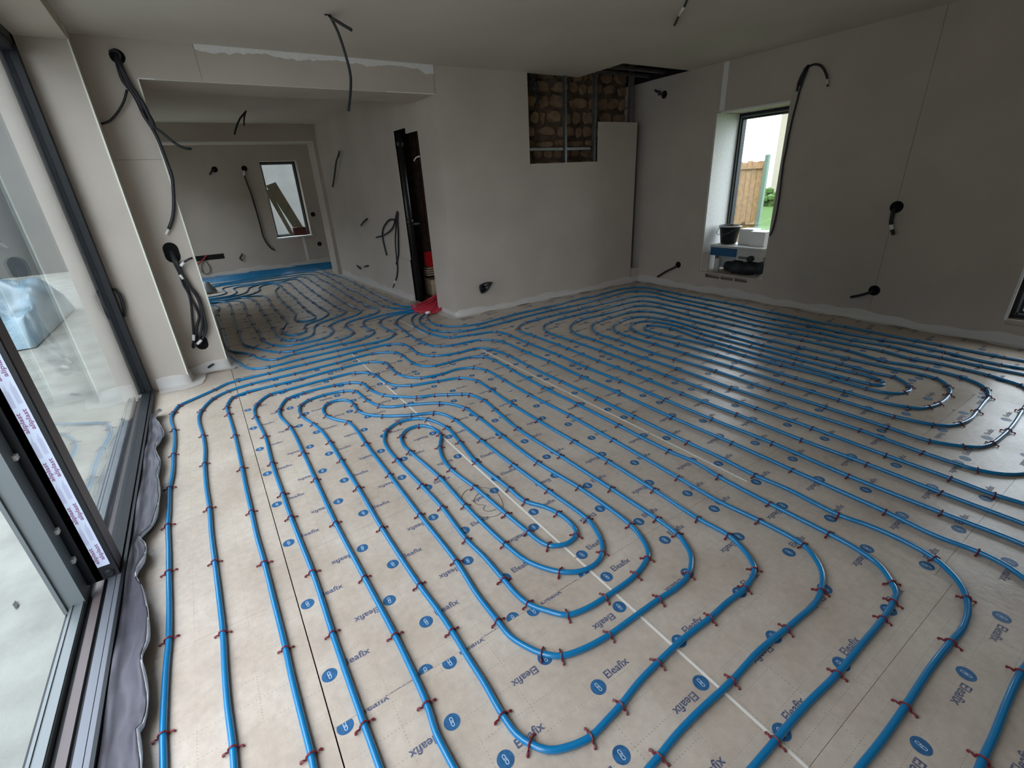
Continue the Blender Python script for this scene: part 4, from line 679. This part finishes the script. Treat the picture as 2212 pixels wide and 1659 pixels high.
rig('cable_bundle', 'long black cable bundle with white tags looping between two slots low on the pier', [
  ([(-0.191, 4.72, 1.064), (-0.19, 4.67, 0.972), (-0.176, 4.67, 0.872), (-0.151, 4.67, 0.785), (-0.111, 4.67, 0.693), (-0.099, 4.67, 0.604), (-0.113, 4.67, 0.5), (-0.129, 4.67, 0.412), (-0.155, 4.67, 0.344), (-0.196, 4.67, 0.279), (-0.221, 4.67, 0.271), (-0.261, 4.67, 0.25)], .0095),
  ([(-0.182, 4.72, 1.059), (-0.179, 4.66, 0.972), (-0.166, 4.66, 0.872), (-0.142, 4.66, 0.768), (-0.113, 4.66, 0.661), (-0.112, 4.66, 0.573), (-0.129, 4.66, 0.469), (-0.16, 4.66, 0.384), (-0.193, 4.66, 0.318), (-0.199, 4.72, 0.234)], .0095),
  ([(-0.179, 4.72, 1.047), (-0.17, 4.655, 0.955), (-0.16, 4.655, 0.855), (-0.139, 4.655, 0.751), (-0.108, 4.655, 0.652), (-0.101, 4.655, 0.572), (-0.108, 4.655, 0.475), (-0.116, 4.655, 0.404), (-0.15, 4.655, 0.337), (-0.186, 4.655, 0.301), (-0.219, 4.655, 0.279), (-0.257, 4.655, 0.251)], .0095),
  ([(-0.195, 4.72, 1.041), (-0.191, 4.675, 0.956), (-0.179, 4.675, 0.864), (-0.177, 4.675, 0.771), (-0.164, 4.675, 0.701), (-0.17, 4.675, 0.616), (-0.191, 4.675, 0.514), (-0.208, 4.675, 0.427), (-0.222, 4.675, 0.358), (-0.235, 4.675, 0.315), (-0.258, 4.675, 0.26)], .0085),
  ([(-0.177, 4.72, 1.055), (-0.168, 4.68, 0.952), (-0.158, 4.68, 0.835), (-0.158, 4.68, 0.656), (-0.144, 4.68, 0.575), (-0.144, 4.68, 0.495), (-0.175, 4.68, 0.438), (-0.201, 4.68, 0.37), (-0.209, 4.68, 0.298), (-0.191, 4.72, 0.237)], .0095),
  ([(-0.18, 4.72, 1.031), (-0.175, 4.665, 0.963), (-0.162, 4.665, 0.871), (-0.144, 4.665, 0.785), (-0.123, 4.665, 0.705), (-0.108, 4.665, 0.624), (-0.117, 4.665, 0.537)], .011),
  ([(-0.058, 4.66, 0.977), (-0.089, 4.66, 0.968), (-0.118, 4.66, 0.954), (-0.141, 4.66, 0.934), (-0.157, 4.66, 0.916)], .008)],
  ferr=[([(-0.124, 4.65, 0.951), (-0.154, 4.65, 0.924)], .0115), ([(-0.222, 4.65, 0.362), (-0.235, 4.65, 0.316)], .0115), ([(-0.18, 4.645, 0.308), (-0.219, 4.645, 0.28)], .0115), ([(-0.179, 4.65, 0.858), (-0.166, 4.65, 0.822)], .010)])
for s_, q in (([(-0.186, 4.699, 1.057), (-0.187, 4.699, 1.005)], 0), ([(-0.19, 4.699, 0.275), (-0.18, 4.699, 0.245)], 1)):
    pass
def slot(mb, a, b, r, nrm):   # rounded slot plate
    a, b = Vector(a), Vector(b); n_ = Vector(nrm); t = (b-a).normalized(); q = t.cross(n_); vs = []
    for k in range(9): an = math.pi*k/8; vs.append(b+q*r*math.cos(an)+t*r*math.sin(an))
    for k in range(9): an = math.pi+math.pi*k/8; vs.append(a+q*r*math.cos(an)+t*r*math.sin(an))
    c1 = [v+n_*.001 for v in vs]; c2 = [v-n_*.004 for v in vs]; N_ = len(vs)
    mb.add(c1+c2, [tuple(range(N_)), tuple(range(2*N_-1, N_-1, -1))]+[(k, (k+1) % N_, N_+(k+1) % N_, N_+k) for k in range(N_)])
sl = MB(); slot(sl, *[(-0.185, 4.7, 1.056), (-0.185, 4.7, 1.001)], .052, BY); slot(sl, *[(-0.185, 4.7, 0.288), (-0.186, 4.7, 0.255)], .045, BY); sl.build('cable_slot', M['slot'], ws)
rig('wall_box_hole', 'round box hole with a short cable end at the foot of the pier', [([(-0.207, 4.71, 0.036), (-0.182, 4.67, 0.061), (-0.161, 4.67, 0.071), (-0.152, 4.67, 0.071)], .009)], holes=[([(-0.196, 4.7, 0.035)][0], BY, .043)], cat='wall hole')
rig('band_loop', 'dark flat loop sticking out beside the door frame on the lit reveal', [([(-0.635, 4.478, 0.83), (-0.611, 4.45, 0.844), (-0.584, 4.45, 0.833), (-0.571, 4.45, 0.798), (-0.572, 4.45, 0.737), (-0.579, 4.45, 0.685), (-0.593, 4.45, 0.632)], .010)])
rig('cable_bundle', 'black cables arching from the wall beside the right window', [
  ([(5.174, 2.735, 2.255), (5.155, 2.75, 2.231), (5.155, 2.767, 2.197), (5.155, 2.78, 2.167), (5.155, 2.792, 2.117), (5.155, 2.794, 2.055)], .010),
  ([(5.174, 2.732, 2.249), (5.15, 2.732, 2.204), (5.15, 2.748, 2.151), (5.15, 2.758, 2.092), (5.15, 2.766, 2.051), (5.15, 2.774, 1.975), (5.15, 2.782, 1.903), (5.15, 2.792, 1.805), (5.15, 2.796, 1.719), (5.15, 2.801, 1.653), (5.15, 2.801, 1.575), (5.15, 2.807, 1.444), (5.15, 2.801, 1.281), (5.15, 2.794, 1.142), (5.15, 2.792, 0.971), (5.15, 2.799, 0.854), (5.15, 2.807, 0.789), (5.15, 2.823, 0.734)], .0085),
  ([(5.174, 2.737, 2.248), (5.16, 2.753, 2.218), (5.16, 2.763, 2.173), (5.16, 2.774, 2.133), (5.16, 2.775, 2.095)], .011),
  ([(5.174, 2.73, 2.242), (5.15, 2.694, 2.247), (5.15, 2.663, 2.247), (5.15, 2.625, 2.234), (5.15, 2.589, 2.205), (5.15, 2.562, 2.168), (5.15, 2.544, 2.138), (5.15, 2.533, 2.11)], .0095),
  ([(5.14, 2.518, 2.063), (5.14, 2.511, 2.049)], .009)], ferr=[([(5.145, 2.53, 2.109), (5.145, 2.52, 2.064)], .0065)])
rig('wall_box_hole', 'round dark box hole with a taped cable stub high on the right wall', [
  ([(5.18, 1.774, 1.021), (5.14, 1.769, 1.002), (5.14, 1.768, 0.958), (5.14, 1.766, 0.919), (5.14, 1.759, 0.886)], .016), ([(5.14, 1.744, 0.844), (5.14, 1.732, 0.82), (5.14, 1.723, 0.8)], .014)], holes=[([(5.174, 1.764, 1.028)][0], BX, .050)], ferr=[([(5.14, 1.759, 0.886), (5.14, 1.744, 0.844)], .0150)], cat='wall hole')
rig('wall_box_hole', 'round dark box hole with a long cable stub low on the right wall', [
  ([(5.18, 1.771, 0.295), (5.13, 1.774, 0.29), (5.13, 1.828, 0.259), (5.13, 1.879, 0.235), (5.13, 1.931, 0.214)], .013)], holes=[([(5.174, 1.769, 0.296)][0], BX, .047)], cat='wall hole')
rig('wall_box_hole', 'dark box hole with a cable stub between the corner and the right window', [
  ([(5.18, 3.996, 0.299), (5.13, 3.997, 0.276), (5.13, 4.125, 0.207), (5.13, 4.272, 0.115)], .013)], holes=[([(5.174, 3.984, 0.301)][0], BX, .040)], cat='wall hole')
rig('wall_box_hole', 'small box hole with two cable ends high in the dark corner', [
  ([(5.18, 4.41, 2.279), (5.15, 4.423, 2.293), (5.15, 4.448, 2.284), (5.15, 4.471, 2.288)], .012), ([(5.14, 4.442, 2.309), (5.14, 4.494, 2.321), (5.14, 4.521, 2.339)], .012)], holes=[([(5.174, 4.402, 2.276)][0], BX, .042)], cat='wall hole')
rig('cable_loop', 'coiled black cable loop low on the back wall', [
  ([(2.649, 4.74, 0.269), (2.601, 4.68, 0.315), (2.604, 4.68, 0.34), (2.647, 4.68, 0.35), (2.706, 4.68, 0.349), (2.748, 4.68, 0.346), (2.725, 4.68, 0.328), (2.701, 4.68, 0.299), (2.664, 4.68, 0.264), (2.625, 4.68, 0.249), (2.6, 4.68, 0.249), (2.591, 4.68, 0.269), (2.585, 4.68, 0.296), (2.584, 4.68, 0.325), (2.596, 4.68, 0.344)], .0105),
  ([(2.659, 4.74, 0.282), (2.671, 4.7, 0.308), (2.715, 4.7, 0.323), (2.755, 4.7, 0.337)], .0105)], holes=[([(2.649, 4.722, 0.286)][0], BY, .04)])
rig('cable_bundle', 'bundle of looped black cables beside the doorway on the passage wall', [
  ([(2.23, 6.043, 1.143), (2.22, 6.061, 1.096), (2.21, 6.078, 1.047), (2.2, 6.265, 1.039), (2.2, 6.476, 0.977), (2.2, 6.626, 0.892), (2.2, 6.681, 0.809), (2.2, 6.678, 0.701), (2.2, 6.63, 0.548)], .011),
  ([(2.225, 6.047, 1.132), (2.21, 6.064, 1.08), (2.205, 6.093, 1.039), (2.195, 6.159, 0.964), (2.195, 6.345, 0.888), (2.195, 6.618, 0.822), (2.195, 6.802, 0.794), (2.195, 6.96, 0.775)], .011),
  ([(2.225, 6.033, 1.136), (2.225, 6.107, 1.045), (2.225, 6.166, 0.936), (2.225, 6.259, 0.761), (2.225, 6.297, 0.601), (2.225, 6.313, 0.502), (2.225, 6.36, 0.452)], .011),
  ([(2.215, 5.998, 1.129), (2.215, 6.047, 1.04), (2.215, 6.064, 0.941), (2.215, 6.142, 0.727), (2.215, 6.192, 0.594), (2.215, 6.276, 0.498), (2.215, 6.302, 0.405), (2.215, 6.378, 0.286), (2.215, 6.456, 0.215)], .011),
  ([(2.215, 6.522, 0.168), (2.215, 6.566, 0.128), (2.215, 6.626, 0.086)], .010)], ferr=[([(2.215, 6.456, 0.215), (2.215, 6.522, 0.168)], .011)])
for pts, lb in (([(2.178, 7.181, 1.026), (2.14, 7.249, 0.987), (2.14, 7.43, 0.924)], 'short slanting cable end halfway up the passage wall'), ([(2.12, 7.974, 0.275), (2.12, 7.89, 0.259), (2.16, 7.954, 0.221)], 'short cable end low on the passage wall, farther of two'),
                ([(2.13, 7.592, 0.295), (2.165, 7.503, 0.316)], 'short level cable end low on the passage wall, nearer of two'), ([(2.15, 7.917, 1.963), (2.1, 7.809, 1.905), (2.1, 7.978, 1.848), (2.1, 8.238, 1.667), (2.1, 8.502, 1.491)], 'thin bent cable hanging where the passage wall meets the second beam')):
    rig('cable_end', lb, [(pts, .013)])
rig('wall_box_hole', 'small hole with a cable end on the left of the end wall', [([(0.642, 11, 1.919), (0.592, 10.95, 1.893), (0.562, 10.95, 1.856), (0.533, 10.95, 1.825)], .016)], holes=[([(0.641, 10.998, 1.915)][0], BY, .05)], cat='wall hole')
rig('wall_box_hole', 'hole with a long drooping cable left of the end window', [([(1.134, 11, 1.911), (1.106, 10.96, 1.816), (1.121, 10.96, 1.615), (1.136, 10.96, 1.502), (1.151, 10.96, 1.203), (1.16, 10.96, 0.872), (1.159, 10.96, 0.679), (1.193, 10.96, 0.529), (1.259, 10.96, 0.41), (1.311, 10.96, 0.378)], .014)], holes=[([(1.139, 10.998, 1.915)][0], BY, .05)], ferr=[([(1.119, 10.94, 1.876), (1.098, 10.94, 1.793)], .02)], cat='wall hole')
for c_, lb in (([(2.206, 10.998, 1.005)], 'upper of two small dark holes right of the end window'), ([(2.212, 10.998, 0.403)], 'lower of two small dark holes right of the end window')):
    rig('wall_box_hole', lb, [([Vector(c_[0])+Vector((0,-.012,0)), Vector(c_[0])+Vector((.0,.02,-.01))], .02)], holes=[(c_[0], BY, .045)], cat='wall hole')
rig('cable_end', 'short split cable end low on the end wall', [([(0.647, 10.95, 0.273), (0.651, 10.95, 0.309), (0.682, 10.95, 0.342), (0.708, 10.95, 0.383)], .016), ([(0.65, 10.95, 0.285), (0.673, 10.95, 0.245)], .010)])
so = empty('socket_slot', [(0.146, 10.99, 0.392)][0], 'long dark slot with reddish loose wires on the end wall', 'wall hole')
q_ = [(-0.13, 10.997, 0.414), (-0.079, 10.997, 0.412), (0.39, 10.997, 0.422), (0.369, 10.997, 0.34), (-0.092, 10.997, 0.326)]
MB().box(q_[0][0], q_[2][0], 10.994, 10.999, q_[4][2], q_[2][2]).build('slot', M['dark'], so)
MB().tube(cr([(0.078, 11, 0.411), (0.006, 10.96, 0.306), (-0.04, 10.96, 0.216), (-0.045, 10.96, 0.121), (0.006, 10.96, 0.077), (0.064, 10.96, 0.093), (0.093, 10.96, 0.162), (0.084, 10.96, 0.248), (0.059, 10.96, 0.311), (0.051, 10.96, 0.395)], .03), .007, 6).build('wire', M['cable_grey'], so)
MB().tube(cr([(-0.098, 10.96, 0.272), (-0.008, 10.96, 0.331), (0.071, 10.96, 0.392), (0.111, 11, 0.419)], .03), .010, 6).build('wire', M['sleeve'], so)
rig('cable_bundle', 'tangle of dark cables hanging in the opened corner before the stones', [
  ([(3.503, 4.82, 2.488), (3.533, 4.82, 2.412), (3.576, 4.82, 2.336), (3.596, 4.82, 2.265), (3.546, 4.82, 2.175)], .014), ([(3.476, 4.83, 2.473), (3.53, 4.83, 2.421), (3.578, 4.83, 2.361), (3.596, 4.83, 2.298), (3.614, 4.83, 2.243)], .016), ([(3.578, 4.8, 2.473), (3.531, 4.8, 2.432), (3.462, 4.8, 2.382), (3.448, 4.8, 2.335), (3.515, 4.8, 2.314), (3.565, 4.8, 2.293)], .012)])

# ------------------------------------------------------------------ clutter
bk = empty('bucket', (5.43, 3.48, .585), 'black plastic mortar bucket standing on the pale machine in the right window', 'bucket')
Tb = Matrix.Translation((5.43, 3.48, .585))
MB().lathe([(.088, .0), (.118, .195), (.126, .195), (.126, .203), (.116, .203), (.086, .006)], 24, Tb, True, True).build('bucket_body', M['bucket'], bk, True)
MB().lathe([(.1265, .19), (.130, .19), (.130, .206), (.1265, .206)], 24, Tb, False, False).build('rim', M['greycase'], bk, True)
MB().tube(cr([(5.43-.02, 3.48+.125, .77), (5.30, 3.56, .70), (5.28, 3.44, .70), (5.43-.03, 3.48-.125, .77)], .03), .0035, 6).build('handle', M['cable_grey'], bk)
tr_ = MB(); tr_.tube([(5.45, 3.45, .79), (5.40, 3.33, .80), (5.36, 3.27, .825)], [.006, .006, .02], 6); tag(tr_.build('trowel', M['wood']), 'small wooden handled tool lying across the bucket', 'tool')
for nm_, bx_, lb in (('foam_block', (5.44, 5.60, 3.19, 3.36, .576, .752), 'white block behind, nearer the bucket in the right window'), ('foam_block', (5.38, 5.58, 3.005, 3.185, .576, .735), 'white block in front, nearer the right jamb of the window')):
    o = MB().box(*bx_).build(nm_, M['white'], None, False, .004); tag(o, lb, 'block')
mc = empty('bench_machine', (5.40, 3.25, .42), 'pale grey bench machine with a blue front panel and black knob under the bucket', 'machine')
MB().box(5.25, 5.59, 2.93, 3.60, .545, .575).box(5.262, 5.57, 2.96, 3.255, .42, .545).box(5.30, 5.57, 3.255, 3.58, .47, .545).box(5.36, 5.57, 3.02, 3.56, .30, .47).build('body', M['greycase'], mc, False, .006)
MB().box(5.244, 5.30, 3.245, 3.585, .455, .548).build('blue_panel', M['bluecase'], mc, False, .005)
MB().lathe([(.001, 0), (.034, 0), (.030, .05), (.001, .052)], 16, frame_to((5.262, 3.055, .455), (0,1,0), (0,0,1), (-1,0,0)) @ Matrix.Identity(4), False, False).build('knob', M['bucket'], mc, True)
MB().box(5.256, 5.2615, 3.10, 3.215, .44, .468).build('slot', M['alu2'], mc)
MB().tube([(5.30, 2.99, .43), (5.52, 2.87, .52)], .012, 6).tube([(5.30, 3.0, .39), (5.5, 2.86, .48)], .012, 6).build('strut', M['alu2'], mc)
MB().box(5.30, 5.33, 3.52, 3.55, .26, .47).box(5.52, 5.55, 3.52, 3.55, .26, .47).box(5.52, 5.55, 2.97, 3.0, .26, .42).box(5.30, 5.33, 2.97, 3.0, .26, .42).build('legs', M['alu2'], mc)
bgm = MB(); n = 20; ring_n = 12; vs = []; rr = random.Random(8)
for i in range(n+1):
    u = i/n; y = 2.90+.54*u; rad = .085*(1-abs(2*u-1)**5)+.012*math.sin(u*21)
    for k in range(ring_n):
        a = 2*math.pi*k/ring_n; q = 1+.12*math.sin(3*a+u*15)+rr.uniform(-.05, .05)
        vs.append((5.335+rad*1.05*q*math.cos(a), y, max(.259, .340-.02*u+.01*math.sin(u*9)+rad*.98*q*math.sin(a))))
bgm.add(vs, [(i*ring_n+k, i*ring_n+(k+1) % ring_n, (i+1)*ring_n+(k+1) % ring_n, (i+1)*ring_n+k) for i in range(n) for k in range(ring_n)]+[tuple(range(ring_n-1,-1,-1)), tuple(n*ring_n+k for k in range(ring_n))])
tag(bgm.build('bag', M['bag'], None, True), 'black slumped bag on the sill under the bench machine', 'bag')
oc = MB(); oc.box(5.188, 5.200, 3.555, 3.675, .262, .495).build('plasterboard_offcut', M['plaster'])
oc_ = bpy.data.objects['plasterboard_offcut']; tag(oc_, 'pale plasterboard offcut standing at the left jamb of the right window', 'offcut')
sc_ = MB().tube([(5.27, 3.49, .262), (5.27, 3.49, .42)], .034, 12).build('roll', M['greycase'], None, True); tag(sc_, 'small pale grey roll standing behind the offcut on the sill', 'roll')
pb = empty('board_stack', (1.7, 10.9, .62), 'two long pale boards leaning in the end window', 'board')
MB().add([Vector(p) for p in [(1.614, 10.9, 1.653), (1.431, 10.9, 1.598), (1.75, 10.9, 0.787), (1.938, 10.9, 0.782)]]+[Vector(p)+Vector((0,.05,.0)) for p in [(1.614, 10.9, 1.653), (1.431, 10.9, 1.598), (1.75, 10.9, 0.787), (1.938, 10.9, 0.782)]], [(0,1,2,3),(7,6,5,4),(0,4,5,1),(1,5,6,2),(2,6,7,3),(3,7,4,0)]).build('board', M['plank'], pb)
MB().add([Vector(p) for p in [(1.477, 10.93, 1.533), (1.397, 10.93, 1.51), (1.666, 10.93, 0.649), (1.743, 10.93, 0.635)]]+[Vector(p)+Vector((0,.05,.0)) for p in [(1.477, 10.93, 1.533), (1.397, 10.93, 1.51), (1.666, 10.93, 0.649), (1.743, 10.93, 0.635)]], [(0,1,2,3),(7,6,5,4),(0,4,5,1),(1,5,6,2),(2,6,7,3),(3,7,4,0)]).build('board', M['plank'], pb)
qa = [(1.741, 10.86, 0.778), (1.976, 10.86, 0.78), (1.988, 10.86, 0.621), (1.741, 10.86, 0.628)]
tag(MB().add([Vector(p) for p in qa]+[Vector(p)+Vector((.0,.13,0)) for p in qa], [(0,1,2,3),(7,6,5,4),(0,4,5,1),(1,5,6,2),(2,6,7,3),(3,7,4,0)]).build('carton', M['carton'], None, False, .006), 'dark red brown box at the foot of the boards on the end window sill', 'box')
lp = [(-0.021, 9.031, 0)][0]
lm_ = MB(); lm_.lathe([(.001, 0), (.11, 0), (.09, .05), (.05, .12), (.035, .17), (.001, .18)], 10, Matrix.Translation((lp[0]-.02, lp[1], .02)) @ Matrix.Diagonal((1.2, .8, 1, 1)), False, False)
tag(lm_.build('sack', M['alu2'], None, True), 'small grey sack standing on the pipes at the far edge of the pier', 'sack')
# closet things seen through the rough doorway
sp_ = empty('soil_pipe', (2.338, 5.98, 0), 'black soil pipe standing at the left edge of the rough doorway', 'pipe')
MB().tube([(2.338, 5.98, -.03), (2.338, 5.98, 2.3)], .055, 18).build('pipe_length', M['blackpipe'], sp_, True)
MB().lathe([(.056, 0), (.062, .004), (.062, .07), (.056, .075)], 18, Matrix.Translation((2.338, 5.98, 1.86)), False, False).lathe([(.056, 0), (.062, .004), (.062, .05), (.056, .055)], 18, Matrix.Translation((2.338, 5.98, .98)), False, False).build('pipe_collar', M['blackpipe'], sp_, True)
MB().box(2.41, 2.48, 5.955, 5.965, .97, .985).box(2.31, 2.45, 5.95, 5.958, .965, .99).build('pipe_bracket', M['steel'], sp_)
rd = [(2.609, 6.25, 0.573), (2.707, 6.25, 0.573), (2.698, 6.25, 0.359), (2.599, 6.25, 0.398)]
tag(MB().add([Vector(p) for p in rd]+[Vector(p)+Vector((.25,.10,0)) for p in rd], [(0,1,2,3),(7,6,5,4),(0,4,5,1),(1,5,6,2),(2,6,7,3),(3,7,4,0)]).build('red_sheet', M['red']), 'bright red plastic sheet glimpsed through the rough doorway', 'sheet')
for k in range(4):
    q_ = Vector(([(2.592, 6.2, 0.37)][0][0], 6.2, [(2.592, 6.2, 0.365)][0][2]-k*.031))
    tag(MB().box(q_.x, q_.x+.35, 6.18, 6.30, q_.z-.016, q_.z).build('wood_strip', M['wood']), ['topmost', 'second from top', 'third from top', 'lowest'][k]+' of four thin pale wood strips below the red sheet', 'strip', 'wood strips in the closet')
tag(MB().box(2.62, 2.95, 6.15, 6.4, -.03, .20).build('crate', M['wood'], None, False, .01), 'wooden crate under the wood strips in the closet', 'crate')
wi = [(2.36, 5.615, 1.691), (2.36, 5.55, 1.719), (2.36, 5.44, 1.727)]
tag(MB().tube(cr(wi, .02), .008, 6).build('loose_wire', M['ferrule'], None, True), 'pale loose wire end at the top of the rough doorway', 'wire')
tg = [(2.029, 5.033, 0.05), (2.081, 5.041, 0.05)]
tag(MB().tube([tg[0], tg[1]], .017, 8).build('pipe_tag', M['ferrule'], None, True), 'small white tag on the red sleeves at the pillar', 'tag')
dm = MB(); a_ = [(-0.997, 2.32, -0.06), (-0.981, 2.283, -0.06), (-0.983, 2.255, -0.06), (-1.002, 2.298, -0.06)]
dm.add([Vector(p)+Vector((0,0,.001)) for p in a_], [(0,1,2,3)]); tag(dm.build('concrete_chip', M['alu']), 'small dark chip lying on the terrace outside', 'chip')
